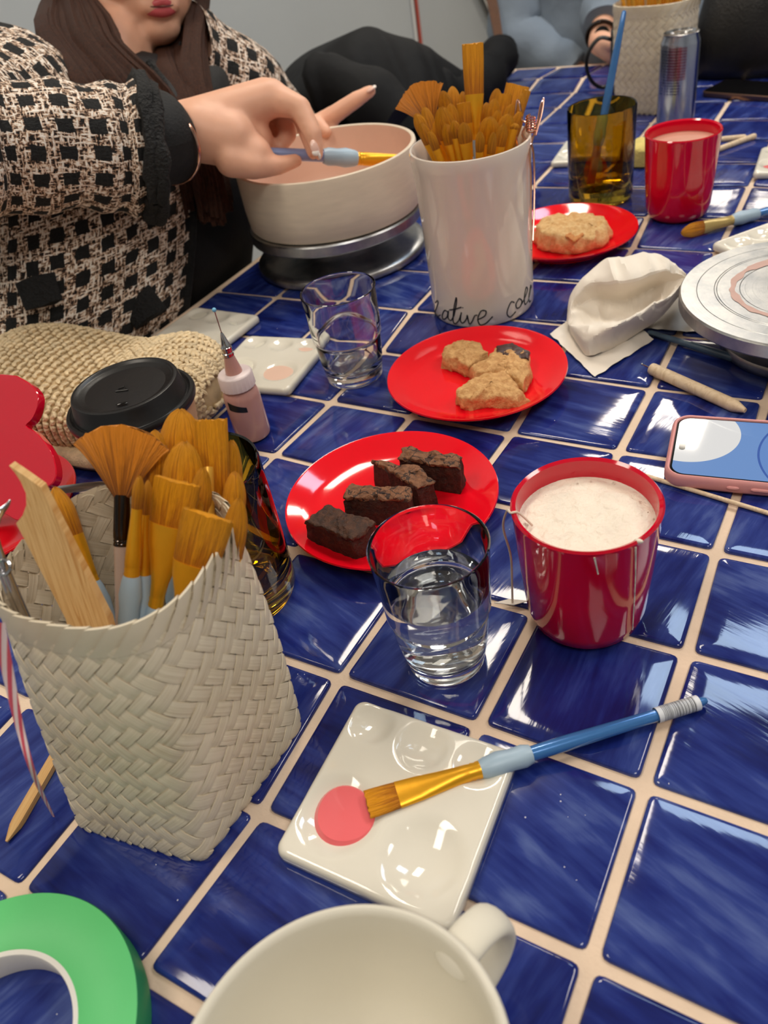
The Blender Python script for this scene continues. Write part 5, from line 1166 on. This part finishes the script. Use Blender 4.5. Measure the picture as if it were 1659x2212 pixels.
def chair(name, label, c, ang, group='wooden chairs at the table'):
    t = thing(name, label, 'chair', (c[0], c[1], -T)); t['group'] = group; ca, sa = math.cos(ang), math.sin(ang)
    def W(x, y, z): return V((c[0] + x * ca - y * sa, c[1] + x * sa + y * ca, z - T))
    mb = box((0, 0, .50), (.46, .46, .035), .008); mb.v = [W(*p) for p in mb.v]; mb.build('seat', M['darkwood'], t)
    for x, y in ((.19, .19), (.19, -.19)): MB().tube([W(x * 1.08, y * 1.08, 0), W(x, y, .485)], [.016, .021], 10).build('leg', M['darkwood'], t)
    for y in (.19, -.19): MB().tube([W(-.23, y, 0), W(-.20, y, .5), W(-.25, y, .90)], [.017, .021, .016], 10).build('leg', M['darkwood'], t)
    for z in (.66, .76, .86):
        MB().tube([W(-.215 - (z - .5) * .1, y, z) for y in (-.19, -.08, .08, .19)], [(.008, .03)] * 4, 8, up=(0, 0, 1)).build('back_rail', M['darkwood'], t)
    return t
chair('wooden_chair', 'dark wooden chair under the heaped black coat', (-.93, 1.45), 0.0)
# the coat: a heap over the chair back, one sleeve reaching on to the table corner
def coat_surface():
    sil = [(640, 262, 1.42), (652, 218, 1.42), (680, 160, 1.43), (720, 100, 1.45), (785, 58, 1.47), (830, 68, 1.48), (880, 84, 1.50), (915, 98, 1.52), (955, 122, 1.56), (1005, 160, 1.60)]
    top = spline([atd(*p) for p in sil], 48); mb = MB(); rings = []
    for k, p in enumerate(top):
        u = k / 48; back = V((-.20, .10, -.05)); zt = p.z; dpt = .20 * math.sin(PI * min(1, .12 + u * .8))
        fr = V((.14, -.10, 0)) * (.45 + math.sin(PI * u)) ; base = -.42
        col = []
        for i in range(26):
            v = i / 25
            if v < .12: q = p + back * (1 - v / .12) * .8
            else:
                e = (v - .12) / .88; q = V((p.x + fr.x * (math.sin(e * PI * .55)), p.y + fr.y * (math.sin(e * PI * .55)), zt + (base - zt) * e ** 1.35))
            f = nz((u * 5, v * 2.2, 2)) * .020 + (1 - abs(nz((u * 7 + v * 2.5, v * 1.4, 6))) * 2) * .014
            q = q + V((.6, -.6, .25)) * f * min(1, v * 5)
            if q.x > -.765 and q.z < .03: q.x = -.765
            col.append(q)
        rings.append(col)
    mb.loft(rings, close=False, cap=False); return mb
t = thing('black_coat', 'black padded coat heaped over a chair behind the pottery bowl', 'coat', (-.90, 1.45, -.3))
coat_surface().build('coat_body', M['coat'], t, auto=75)
sl = MB(); sp1 = spline([atd(850, 190, 1.50), atd(930, 205, 1.56), atd(1000, 205, 1.60), atd(1046, 172, 1.66), atd(1072, 132, 1.70), atd(1082, 112, 1.74)], 30)
sl.tube(sp1, [.041 + .006 * math.sin(i * 1.1) - (.016 if i > 28 else 0) for i in range(31)], 20); noised(sl, .008, 18, 5)
for i, p in enumerate(sl.v):
    if p.x > -.75 and p.z < .004: p.z = .004
sl.build('coat_sleeve', M['coat'], t, auto=80)
pn = MB().tube(spline([atd(690, 200, 1.40), atd(740, 190, 1.38), atd(800, 215, 1.36), atd(850, 260, 1.36)], 20), [.035, .05, .055, .055, .05] + [.05] * 16, 16); noised(pn, .010, 18, 8).build('coat_collar', M['coat'], t, auto=80)

# ================================================================ the sitters
def head_pieces(mb, hc, F, U, s=1.15):           # skull, jaw, cheeks, nose, ears, neck stump, all overlapping
    L = U.cross(F).normalized(); Fr = Matrix((L, F, U)).transposed()     # x left, y forward, z up
    def E(c, r, n=18):
        b = MB().ball((0, 0, 0), tuple(q * s for q in r), n); mb.add([hc + Fr @ (q + V(c) * s) for q in b.v], b.f)
    E((0, -.012, .035), (.074, .092, .082)); E((0, .020, -.012), (.064, .070, .080)); E((0, .034, -.058), (.055, .050, .046)); E((0, .060, -.088), (.029, .024, .020))
    for x in (-1, 1):
        E((x * .036, .048, -.030), (.030, .034, .032)); E((x * .044, .014, -.060), (.020, .040, .026)); E((x * .072, -.012, -.012), (.008, .017, .028)); E((x * .030, .070, .018), (.020, .014, .010))
    E((0, .088, -.020), (.0095, .016, .024)); E((0, .098, -.032), (.0125, .012, .010))
    for x in (-1, 1): E((x * .011, .090, -.035), (.008, .010, .007))
    E((0, .078, -.064), (.026, .012, .013))
    return L, Fr
def lips(hc, Fr, par, s=1.15):
    out = []
    for nm, zc, hgt, sgn in (('upper_lip', -.0605, .0050, 1), ('lower_lip', -.0690, .0068, -1)):
        rings = []
        for i in range(13):
            u = i / 12 * 2 - 1; x = u * .0300; k = math.sqrt(max(.02, 1 - u * u)); y = .0862 - .0165 * u * u
            z = zc + (.0010 * math.cos(u * 9) if sgn > 0 else 0) + (.0012 * u * u) + (-.0042 * u * u * sgn)
            rings.append([hc + Fr @ (V((x, y + .0046 * k * math.cos(a), z + hgt * k * math.sin(a))) * s) for a in [2 * PI * q / 12 for q in range(12)]])
        MB().loft(rings).build(nm, M['lips'], par)
    m = [hc + Fr @ (V((u * .0305, .0908 - .0190 * u * u, -.0640 + .0016 * u * u)) * s) for u in [i / 8 - 1 for i in range(17)]]
    MB().tube(m, [.0003] + [.0008] * 15 + [.0003], 6).build('mouth_line', mat('mouth_shadow', (92, 38, 38), .5), par)
def finger(mb, pts, rads, n=12):
    for a, b, r0, r1 in zip(pts[:-1], pts[1:], rads[:-1], rads[1:]): mb.cone(a, r0, b, r1, n)
def nail(par, c, d, up, w_=.0052, l=.0085):       # plate lying on the finger end
    Fm = frame(d, up); o_ = []
    b = MB().ball((0, 0, 0), (w_ * .45, w_, l), 14, 10); b.v = [V(c) + Fm @ p for p in b.v]; b.build('fingernail', M['nail'], par)
    b2 = MB().ball((0, 0, 0), (w_ * .40, w_ * .96, l * .45), 12, 8); b2.v = [V(c) + V(d).normalized() * (l * .72) + Fm @ p for p in b2.v]; b2.build('nail_tip', M['nailtip'], par)
def loft_uv(rings, wscale=1.0):                   # closed rings with UVs in metres
    n = len(rings[0]); per = [sum((r[k] - r[(k + 1) % n]).length for k in range(n)) for r in rings]; pm = sum(per) / len(per)
    vs, fs, uv = [], [], []; L = 0
    for i, r in enumerate(rings):
        if i: L += (sum(r, V((0, 0, 0))) / n - sum(rings[i - 1], V((0, 0, 0))) / n).length
        for k in range(n + 1): vs.append(r[k % n]); uv.append((k / n * pm * wscale, L))
    for i in range(len(rings) - 1):
        for k in range(n): fs.append((i * (n + 1) + k, i * (n + 1) + k + 1, (i + 1) * (n + 1) + k + 1, (i + 1) * (n + 1) + k))
    return MB().add(vs, fs, uv)
def sleeve_rings(pts, rads, n=32, seg=26, wr=.004, sq=1.0):
    pp = spline(pts, seg); rr = spline([(r, 0, 0) for r in rads], seg); rings = []; prev = None
    for i, p in enumerate(pp):
        tg = (pp[min(i + 1, seg)] - pp[max(i - 1, 0)]).normalized(); a = prev or tg.cross(V((0, 0, 1))).normalized(); a = (a - tg * a.dot(tg)).normalized(); prev = a; b = tg.cross(a)
        ring = []
        for k in range(n):
            th = 2 * PI * k / n; q = p + (a * math.cos(th) + b * math.sin(th) * sq) * rr[i].x
            q += (q - p).normalized() * (wr * nz((q.x * 26, q.y * 26, q.z * 26)) + wr * .7 * math.sin(i * 1.05 + 2 * math.cos(th)))
            ring.append(q)
        rings.append(ring)
    return rings
def torso_rings(st, n=56, wr=.004):
    zs = [s_[0] for s_ in st]; P_ = spline([V((s_[1], s_[2], s_[0])) for s_ in st], 36); R_ = spline([V((s_[3], s_[4], 0)) for s_ in st], 36); rings = []
    for p, r in zip(P_, R_):
        ring = []
        for k in range(n):
            a = 2 * PI * k / n; e = 2.5; c_, s_ = math.cos(a), math.sin(a); k_ = (abs(c_) ** e + abs(s_) ** e) ** (-1 / e)
            q = p + V((r.x * c_ * k_, r.y * s_ * k_, 0)); q += V((c_, s_, 0)) * (wr * nz(q * 14)); ring.append(q)
        rings.append(ring)
    return rings

# ---- the woman painting the bowl
wom = thing('person', 'woman in black and cream checked tweed jacket painting the pottery bowl', 'person', (-.98, .58, -T))
body = MB()
hF = (RX * .54 + RY * .50 - RZ * .66).normalized(); hU = -RX * .06 - RY * .83 - RZ * .54; hU = (hU - hF * hU.dot(hF)).normalized()
mouth = atd(352, 14, 1.085)
Lx = hU.cross(hF).normalized(); hFr0 = Matrix((Lx, hF, hU)).transposed(); hc_w = mouth - hFr0 @ (V((0, .0905, -.064)) * 1.15)
L_, Fr_ = head_pieces(body, hc_w, hF, hU)
neckb = V((-.925, .725, .245)); body.cone(neckb, .060, hc_w + Fr_ @ (V((0, -.02, -.05)) * 1.15), .056, 18)
TS = [(-.36, -1.00, .53, .13, .19), (-.15, -.95, .54, .125, .19), (.0, -.905, .565, .125, .19), (.10, -.895, .61, .125, .195), (.18, -.895, .66, .115, .19), (.235, -.90, .695, .09, .165), (.268, -.915, .715, .05, .07)]
tr = torso_rings(TS, 32, 0); body.loft(tr)
shR, elR, wrR = V((-.895, .545, .235)), atd(-150, 330, .80), atd(372, 288, .958)
body.cone(shR, .062, elR, .045, 16); body.cone(elR, .044, wrR.lerp(elR, .25), .036, 16); body.cone(wrR.lerp(elR, .25), .036, wrR, .0335, 16)
shL, elL, wrL = V((-.880, .875, .215)), V((-.90, 1.06, .03)), atd(618, 330, 1.20)
body.cone(shL, .060, elL, .044, 16); body.cone(elL, .043, wrL, .029, 16)
# right hand: closed round the brush, thumb below it, knuckles high
K1, K2, K3, K4 = atd(585, 212, .965), atd(573, 212, .995), atd(556, 222, 1.022), atd(535, 245, 1.045)
for a, r0, b, r1 in ((wrR, .033, K1, .0225), (wrR, .032, K2, .024), (wrR, .031, K3, .023), (wrR, .030, K4, .021), (wrR, .033, atd(500, 270, .975), .034), (atd(500, 270, .975), .033, atd(545, 300, .985), .026), (atd(470, 285, .96), .034, atd(548, 335, .965), .0235), (atd(430, 285, .955), .035, atd(500, 300, .96), .033)): body.cone(a, r0, b, r1, 16)
finger(body, [K1, atd(648, 232, .955), atd(676, 290, .956), atd(686, 332, .962)], [.0215, .0135, .0118, .0080])
finger(body, [K2, atd(640, 225, .985), atd(664, 285, .985), atd(676, 330, .980)], [.0225, .0130, .0118, .0085])
finger(body, [K3, atd(612, 245, 1.01), atd(622, 290, 1.005), atd(606, 318, .998)], [.022, .0130, .0118, .0085])
finger(body, [K4, atd(585, 275, 1.03), atd(598, 312, 1.02), atd(585, 330, 1.01)], [.020, .0120, .0105, .0080])
finger(body, [atd(500, 345, .955), atd(548, 358, .958), atd(600, 358, .972), atd(640, 347, .982)], [.021, .0165, .0120, .0085])
# left hand, steadying the far side of the bowl, forefinger up
pL = atd(655, 300, 1.19)
for q, r in ((atd(690, 275, 1.185), .017), (atd(675, 300, 1.20), .018), (atd(665, 320, 1.21), .017)): body.cone(wrL, .028, q, r, 14)
finger(body, [atd(690, 270, 1.18), atd(730, 242, 1.165), atd(770, 215, 1.155), atd(800, 197, 1.15)], [.0165, .0130, .0118, .0088])
finger(body, [atd(680, 292, 1.19), atd(715, 290, 1.18), atd(735, 305, 1.175), atd(740, 322, 1.17)], [.016, .0130, .0115, .0085])
finger(body, [atd(672, 308, 1.20), atd(700, 312, 1.19), atd(715, 325, 1.185), atd(718, 340, 1.18)], [.016, .0125, .0110, .0085])
finger(body, [atd(664, 325, 1.21), atd(685, 332, 1.20), atd(696, 344, 1.195), atd(698, 356, 1.19)], [.015, .0115, .0100, .0080])
finger(body, [atd(650, 290, 1.18), atd(665, 262, 1.16), atd(688, 270, 1.15), atd(704, 285, 1.145)], [.017, .0140, .0120, .0090])
# legs under the table
for sy in (-1, 1):
    hip, kn, an, toe = V((-.98, .53 + sy * .10, -.36)), V((-.56, .60 + sy * .13, -.30)), V((-.60, .60 + sy * .13, -T + .09)), V((-.44, .60 + sy * .14, -T + .035))
    body.cone(hip, .098, kn, .064, 16); body.cone(kn, .060, an, .040, 14); body.cone(an, .042, toe, .030, 12)
bm_ = remesh(body, .0036, 7)
bm_.build('body', M['skin'], wom, auto=180)
lips(hc_w, Fr_, wom)
for x in (-1, 1):
    b = MB().ball(hc_w + Fr_ @ (V((x * .031, .0735, .004)) * 1.15), .0125, 14); b.build('eye', M['eye'], wom)
    MB().tube([hc_w + Fr_ @ (V((x * q, .088 - abs(q - .03) * .35, .027 - abs(q - .034) * .2)) * 1.15) for q in (.014, .024, .036, .048)], [.001, .0028, .0026, .0008], 8).build('eyebrow', M['hair'], wom)
nail(wom, atd(679, 318, .9460), atd(686, 336, .955) - atd(676, 296, .949), -RZ + RX * .5); nail(wom, atd(687, 326, .9535), atd(692, 346, .957) - atd(682, 306, .957), RX)
nail(wom, atd(801, 193, 1.1425), atd(806, 190, 1.147) - atd(772, 213, 1.152), V((0, 0, 1)), .0060, .0078)
# clothes
JS = [(-.42, -1.02, .50, .165, .245), (-.20, -.96, .51, .165, .245), (-.02, -.905, .545, .158, .240), (.08, -.892, .60, .156, .238), (.17, -.892, .65, .142, .225), (.235, -.900, .69, .115, .190), (.268, -.91, .712, .092, .135)]
jr = torso_rings(JS, 72, .006)
def cut(rings, a0, a1): return [[r[k % 72] for k in range(a0, a1 + 1)] for r in rings]
def panel(rings, off=.0):
    n = len(rings[0]); vs, fs, uv = [], [], []; L = 0
    pm = sum((rings[len(rings) // 2][k] - rings[len(rings) // 2][k + 1]).length for k in range(n - 1))
    for i, r in enumerate(rings):
        if i: L += (r[n // 2] - rings[i - 1][n // 2]).length
        for k in range(n): vs.append(r[k]); uv.append((k / (n - 1) * pm, L))
    for i in range(len(rings) - 1):
        for k in range(n - 1): fs.append((i * n + k, i * n + k + 1, (i + 1) * n + k + 1, (i + 1) * n + k))
    return MB().add(vs, fs, uv)
# front opening faces the table: ring angle 0 is +x; the jacket covers from 12 (60 deg) round the back to 70
panel(cut(jr, 11, 73)).build('jacket_body', M['tweed'], wom, auto=75)
e = [r[73 % 72] for r in jr]; MB().tube(e, .006, 8).build('jacket_trim', M['fringe'], wom)
e = [r[11] for r in jr]; MB().tube(e, .006, 8).build('jacket_trim', M['fringe'], wom)
TSb = [(z, x + .012, y + (.045 if z < .12 else .01), rx + .016, ry + (.055 if z < .12 else .018)) for z, x, y, rx, ry in TS[:-1]] + [(.264, -.915, .715, .075, .095), (.274, -.92, .72, .058, .070)]
MB().loft(torso_rings(TSb, 48, .003)).build('black_top', M['blackcloth'], wom, auto=75)
cuffR = atd(322, 318, .925)
slv = sleeve_rings([shR + V((-.02, .03, .015)), shR + (elR - shR) * .4 + V((-.01, 0, .01)), elR + V((-.012, -.012, 0)), atd(-40, 320, .84), atd(140, 318, .880), atd(250, 320, .91), atd(312, 322, .922)], [.098, .088, .078, .070, .067, .070, .074], 40, 40, .0045)
loft_uv(slv).build('jacket_sleeve', M['tweed'], wom, auto=75)
def fringe_ring(ring, r=.0085, grow=1.02, nm='cuff_fringe'):
    c = sum(ring, V((0, 0, 0))) / len(ring); pts = [c + (p - c) * grow for p in ring]; mb = MB().tube(pts + [pts[0]], r, 10, cap=False); noised(mb, .004, 120, 2); noised(mb, .003, 60, 9); mb.build(nm, M['fringe'], wom)
fringe_ring(slv[-1], .0095); fringe_ring([p + (slv[-1][0] - slv[-2][0]).normalized() * .012 for p in slv[-1]], .0085, .97)
c_in = sleeve_rings([atd(285, 318, .918), atd(330, 305, .932), atd(358, 296, .948)], [.055, .052, .049], 32, 8, .003); loft_uv(c_in).build('shirt_cuff', M['blackcloth'], wom)
brc = []
bd = (wrR - atd(300, 310, .93)).normalized(); Fb = frame(bd); bcn = atd(352, 312, .947)
MB().tube([bcn + Fb @ V((.0460 * math.cos(a), .0560 * math.sin(a), .010 * math.sin(a))) for a in [2 * PI * k / 60 for k in range(58)]], [(.0012, .0022)] * 58, 8).build('bangle', M['rosegold'], wom)
slL = sleeve_rings([shL + V((-.02, -.03, .02)), shL + (elL - shL) * .4 + V((.015, .0, .015)), elL + V((.01, .015, 0)), elL.lerp(wrL, .45), elL.lerp(wrL, .78)], [.094, .086, .074, .066, .062], 40, 30, .005)
loft_uv(slL).build('jacket_sleeve', M['tweed'], wom, auto=75); fringe_ring(slL[-1], .008)
for c0, c1 in ((atd(75, 600, .93), atd(95, 660, .935)), (atd(292, 640, 1.015), atd(325, 690, 1.01))):
    d = c1 - c0; mb = MB().tube([c0, c0 + d * .5, c1], [(.006, .024)] * 3, 12, up=tuple(RZ)); noised(mb, .003, 90, 1); mb.build('pocket_trim', M['fringe'], wom)
for sy in (-1, 1):
    hip, kn = V((-.98, .53 + sy * .10, -.36)), V((-.56, .60 + sy * .13, -.30)); an = V((-.60, .60 + sy * .13, -T + .09))
    MB().loft(sleeve_rings([hip, hip.lerp(kn, .6), kn + V((.02, 0, .01)), kn.lerp(an, .5), an], [.115, .098, .078, .07, .062], 24, 20, .003)).build('trouser_leg', M['blackcloth'], wom)
    MB().tube([V((-.63, .60 + sy * .13, -T + .035)), V((-.54, .60 + sy * .135, -T + .045)), V((-.44, .60 + sy * .14, -T + .032)), V((-.40, .60 + sy * .142, -T + .026))], [.036, .043, .036, .022], 14).build('shoe', M['leather'], wom)
# hair: a cap of long locks, each a tapering flattened strand
mb = MB(); rh = random.Random(4); H3 = lambda x, y, z: hc_w + Fr_ @ (V((x, y, z)) * 1.15)
cap = MB().ball((0, 0, 0), (.086, .100, .094), 26); cap.v = [H3(p.x, p.y - .026, p.z + .044) for p in cap.v]; cap.v = [p for p in cap.v]
capf = MB(); capf.add(cap.v, cap.f)
noised(capf, .004, 40, 3).build('hair_crown', M['hair'], wom)
def lock(pts, r, light=False): 
    pp = spline(pts, 18); mb.tube(pp, [(r * .45 * (1 - .75 * (i / 18) ** 3) * (.6 + .4 * min(1, i / 3)), r * (1 - .75 * (i / 18) ** 3)) for i in range(19)], 7, up=tuple(-RZ))
for i in range(96):          # near side: from the crown past the right cheek, over the shoulder and behind the cuff
    u, w_ = rh.random(), rh.uniform(-1, 1)
    s0 = H3(-.060 - .03 * rh.random(), -.05 + .075 * u, .06 - .05 * rh.random()); s1 = H3(-.084 - .006 * w_, -.05 + .065 * u, -.03)
    x2, y2 = 100 + 150 * u + 10 * w_, 110 + 10 * w_; x3, y3 = 175 + 190 * u + 12 * w_, 205 + 12 * w_
    lock([s0, s1, atd(x2 - 15, y2 - 60, 1.03 + .015 * w_), atd(x2 + 15, y2, .995 + .012 * w_), atd(x3, y3, .955 + .05 * u + .012 * w_), atd(x3 + 65 + 15 * w_, y3 + 120, .985 + .05 * u), atd(x3 + 92 + 20 * w_, y3 + 205 + 60 * rh.random(), 1.02 + .03 * u)], rh.uniform(.007, .012))
for i in range(64):          # far side: past the left cheek and down beside the sleeve
    u, w_ = rh.random(), rh.uniform(-1, 1)
    s0 = H3(.066 + .02 * rh.random(), -.03 + .08 * u, .05); s1 = H3(.082, -.02 + .05 * u, -.04)
    lock([s0, s1, atd(408 + 22 * u + 5 * w_, 70, 1.12 + .015 * w_), atd(395 + 40 * u + 8 * w_, 150, 1.085 + .015 * w_), atd(390 + 62 * u + 8 * w_, 230, 1.065 + .012 * w_), atd(420 + 55 * u + 10 * w_, 330, 1.07), atd(440 + 55 * u + 12 * w_, 420 + 40 * rh.random(), 1.065)], rh.uniform(.006, .011))
for i in range(80):          # under the chin and over the chest, in shade
    u, w_ = rh.random(), rh.uniform(-1, 1)
    lock([H3(-.05 + .10 * u, -.06, -.04), atd(225 + 175 * u, 118 + 8 * w_ - 30 * u * u, 1.15), atd(245 + 165 * u, 150 + 10 * w_, 1.085 + .01 * w_), atd(300 + 135 * u, 215, 1.03 + .03 * u), atd(375 + 85 * u, 320, 1.045), atd(430 + 55 * u + 10 * w_, 430 + 60 * rh.random(), 1.06)], rh.uniform(.008, .013))
mb.build('long_hair', M['hair'], wom)
# the brush she holds
bt, bs = atd(905, 356, 1.030), atd(412, 305, 1.045); mid = atd(640, 334, .985)
dr = (atd(860, 348, 1.018) - mid).normalized(); bt = mid + dr * .152; bs = mid - dr * .080
brush('paintbrush', 'lilac blue brush held in the woman\'s hand over the bowl', bt, bs, 'flat', .016, .005, .020, .054, gl=.044, rb=.0078, handle='lilachandle', roll=(0, .3, 1))

# ---- the sitter in grey at the far end
far_p = thing('person', 'sitter in a blue grey shirt with a black watch at the far table end', 'person', (-.58, 2.16, -T))
fb = MB(); st = [(-.40, -.60, 2.20, .13, .19), (-.1, -.60, 2.19, .13, .19), (.1, -.60, 2.17, .13, .20), (.22, -.60, 2.15, .12, .21), (.29, -.61, 2.14, .10, .17), (.33, -.63, 2.13, .06, .08)]
def turn(st): return torso_rings(st, 32, 0)
fr_ = turn([(z, x, y, ry, rx) for z, x, y, rx, ry in st]); fb.loft(fr_)
fF, fU = V((.25, -.85, -.35)).normalized(), V((0, 0, 1)); fU = (fU - fF * fU.dot(fF)).normalized(); fh = V((-.69, 2.06, .535)); _, fFr = head_pieces(fb, fh, fF, fU)
fb.cone(V((-.63, 2.13, .31)), .056, fh + fFr @ V((0, -.02, -.06)), .052)
fsL, feL, fwL = V((-.41, 2.12, .27)), atd(1335, -70, 1.86), atd(1296, 92, 1.74); fhd = atd(1330, 112, 1.70)
fb.cone(fsL, .055, feL, .042); fb.cone(feL, .040, fwL, .026); fb.cone(fwL, .026, fhd, .026)
for k in range(4): finger(fb, [fhd + V((.0, .0, .012 - .010 * k)), fhd + V((.035, -.02, .012 - .010 * k)), fhd + V((.055, -.05 + .006 * k, .008 - .010 * k))], [.012, .0105, .0085], 8)
finger(fb, [fwL, fhd + V((.0, -.03, .02)), fhd + V((.03, -.05, .022))], [.018, .012, .009], 8)
fsR, feR, fwR = V((-.80, 2.12, .27)), V((-.80, 1.97, .03)), V((-.62, 1.93, -.06))
fb.cone(fsR, .055, feR, .042); fb.cone(feR, .040, fwR, .026); fb.cone(fwR, .026, fwR + V((.07, -.01, 0)), .028)
for sx in (-1, 1):
    hp, kn, an = V((-.60 + sx * .10, 2.20, -.38)), V((-.60 + sx * .13, 1.95, -.34)), V((-.60 + sx * .13, 2.0, -T + .09)); fb.cone(hp, .095, kn, .062); fb.cone(kn, .058, an, .04); fb.cone(an, .04, an + V((0, -.16, -.05)), .03)
    MB().loft(sleeve_rings([hp, hp.lerp(kn, .6), kn + V((0, -.02, .01)), kn.lerp(an, .5), an], [.115, .098, .078, .07, .062], 20, 16, .003)).build('trouser_leg', M['trousers'], far_p)
remesh(fb, .0060, 6).build('body', M['skin'], far_p, auto=180)
MB().loft(torso_rings([(-.45, -.60, 2.20, .225, .165), (-.15, -.59, 2.17, .235, .185), (-.02, -.57, 2.13, .25, .20), (.08, -.58, 2.13, .25, .19), (.20, -.60, 2.13, .255, .165), (.265, -.61, 2.135, .235, .14), (.31, -.62, 2.135, .165, .115), (.335, -.63, 2.135, .085, .085)], 56, .008)).build('shirt_body', M['greyshirt'], far_p, auto=80)
MB().loft(sleeve_rings([fsL + V((-.09, .02, .035)), fsL + V((-.005, .015, .015)), fsL.lerp(feL, .5), feL + V((.01, 0, -.01)), feL.lerp(fwL, .5), feL.lerp(fwL, .80)], [.075, .088, .078, .070, .060, .050], 28, 28, .005)).build('shirt_sleeve', M['greyshirt'], far_p, auto=80)
MB().loft(sleeve_rings([fsR + V((.03, .02, .01)), fsR.lerp(feR, .5), feR, feR.lerp(fwR, .5), feR.lerp(fwR, .9)], [.085, .078, .070, .060, .050], 28, 24, .005)).build('shirt_sleeve', M['greyshirt'], far_p, auto=80)
wc = feL.lerp(fwL, .90); Fw = frame(fwL - feL)
MB().tube([wc + Fw @ V((.031 * math.cos(a), .031 * math.sin(a), 0)) for a in [2 * PI * k / 24 for k in range(25)]], [(.003, .011)] * 25, 8, cap=False).build('watch_strap', M['black'], far_p)
wf = wc + (CAM - wc).normalized() * .032; Ff = frame(CAM - wc); b = MB().lathe([(0, -.004), (.016, -.004), (.017, 0), (.016, .004), (0, .0045)], 20); b.v = [wf + Ff @ p for p in b.v]; b.build('watch_case', M['phoneblack'], far_p)
capf = MB().ball((0, 0, 0), (.090, .104, .104), 22); capf.v = [fh + fFr @ (V((p.x, p.y - .034, p.z + .030)) * 1.15) for p in capf.v]; capf.build('hair_crown', M['hair2'], far_p)
mb = MB()
for i in range(40):
    u, w_ = rh.random(), rh.uniform(-1, 1)
    mb.tube(spline([fh + fFr @ V((-.08, -.05 + .08 * u, .05)), fh + fFr @ V((-.095, -.03 + .05 * u, -.09)), atd(1048 + 14 * u, -60, 1.94), atd(1056 + 18 * u + 3 * w_, 10, 1.90), atd(1072 + 14 * u + 3 * w_, 96, 1.86)], 14), [(.004, .010 * (1 - .06 * k)) for k in range(15)], 6, up=tuple(-RZ))
for i in range(50):
    u, w_ = rh.random(), rh.choice((-1, 1))
    mb.tube(spline([fh + fFr @ V((w_ * .075, -.06 + .07 * u, .06)), fh + fFr @ V((w_ * .108, -.06 + .06 * u, -.05)), fh + fFr @ V((w_ * .118, -.05 + .05 * u, -.17)), fh + fFr @ V((w_ * .125, .03 + .04 * u, -.28 - .04 * u))], 12), [(.004, .012 * (1 - .06 * k)) for k in range(13)], 6, up=(0, -1, .2))
mb.build('long_hair', M['hair2'], far_p)
lips(fh, fFr, far_p)
for x in (-1, 1):
    MB().ball(fh + fFr @ (V((x * .031, .0735, .004)) * 1.15), .0125, 12).build('eye', M['eye'], far_p)
    MB().tube([fh + fFr @ (V((x * q, .088 - abs(q - .03) * .35, .027 - abs(q - .034) * .2)) * 1.15) for q in (.014, .024, .036, .048)], [.001, .0028, .0026, .0008], 8).build('eyebrow', M['hair2'], far_p)
chair('wooden_chair', 'dark wooden chair that the woman in tweed sits on', (-1.02, .55), 0.0)
chair('wooden_chair', 'dark wooden chair of the sitter at the far corner', (-.60, 2.25), -PI / 2)

# pieces that belong to a part of their thing
SUB = dict(sip_hole='lid', lid_emboss='lid', handwriting='cup_body', lettering='vase_body', side_button='phone_case', front_camera_island='screen', barcode_sticker='handle', ring_pull='can_lid',
           fingernail='body', nail_tip='body', upper_lip='body', lower_lip='body', mouth_line='body', eye='body', eyebrow='body', pocket_trim='jacket_body', jacket_trim='jacket_body', cuff_fringe='jacket_sleeve',
           paint='palette_body', foam_bubble='milk_foam', milk_drip='cup_body', watch_case='watch_strap', strap_buckle='bag_body', dark_label='bottle_body', ball_end='steel_shank', paint_smear='turntable', pin_bead='needle')
def mid(o): return sum((v.co for v in o.data.vertices), V((0, 0, 0))) / max(1, len(o.data.vertices))
for o in list(sc.objects):
    k = SUB.get(o.name.split('.')[0])
    if k and o.parent is not None and o.parent.type == 'EMPTY':
        c = [q for q in o.parent.children if q.name.split('.')[0] == k]
        if c: o.parent = min(c, key=lambda q: (mid(q) - mid(o)).length)
# ================================================================ draft units to metres
for o in list(sc.objects):
    if o.parent is None and o.type != 'CAMERA':
        o.location = (o.location + V((0, 0, T))) * K; o.scale = (K, K, K)
    if '_o' in o: del o['_o']
bpy.context.view_layer.update()
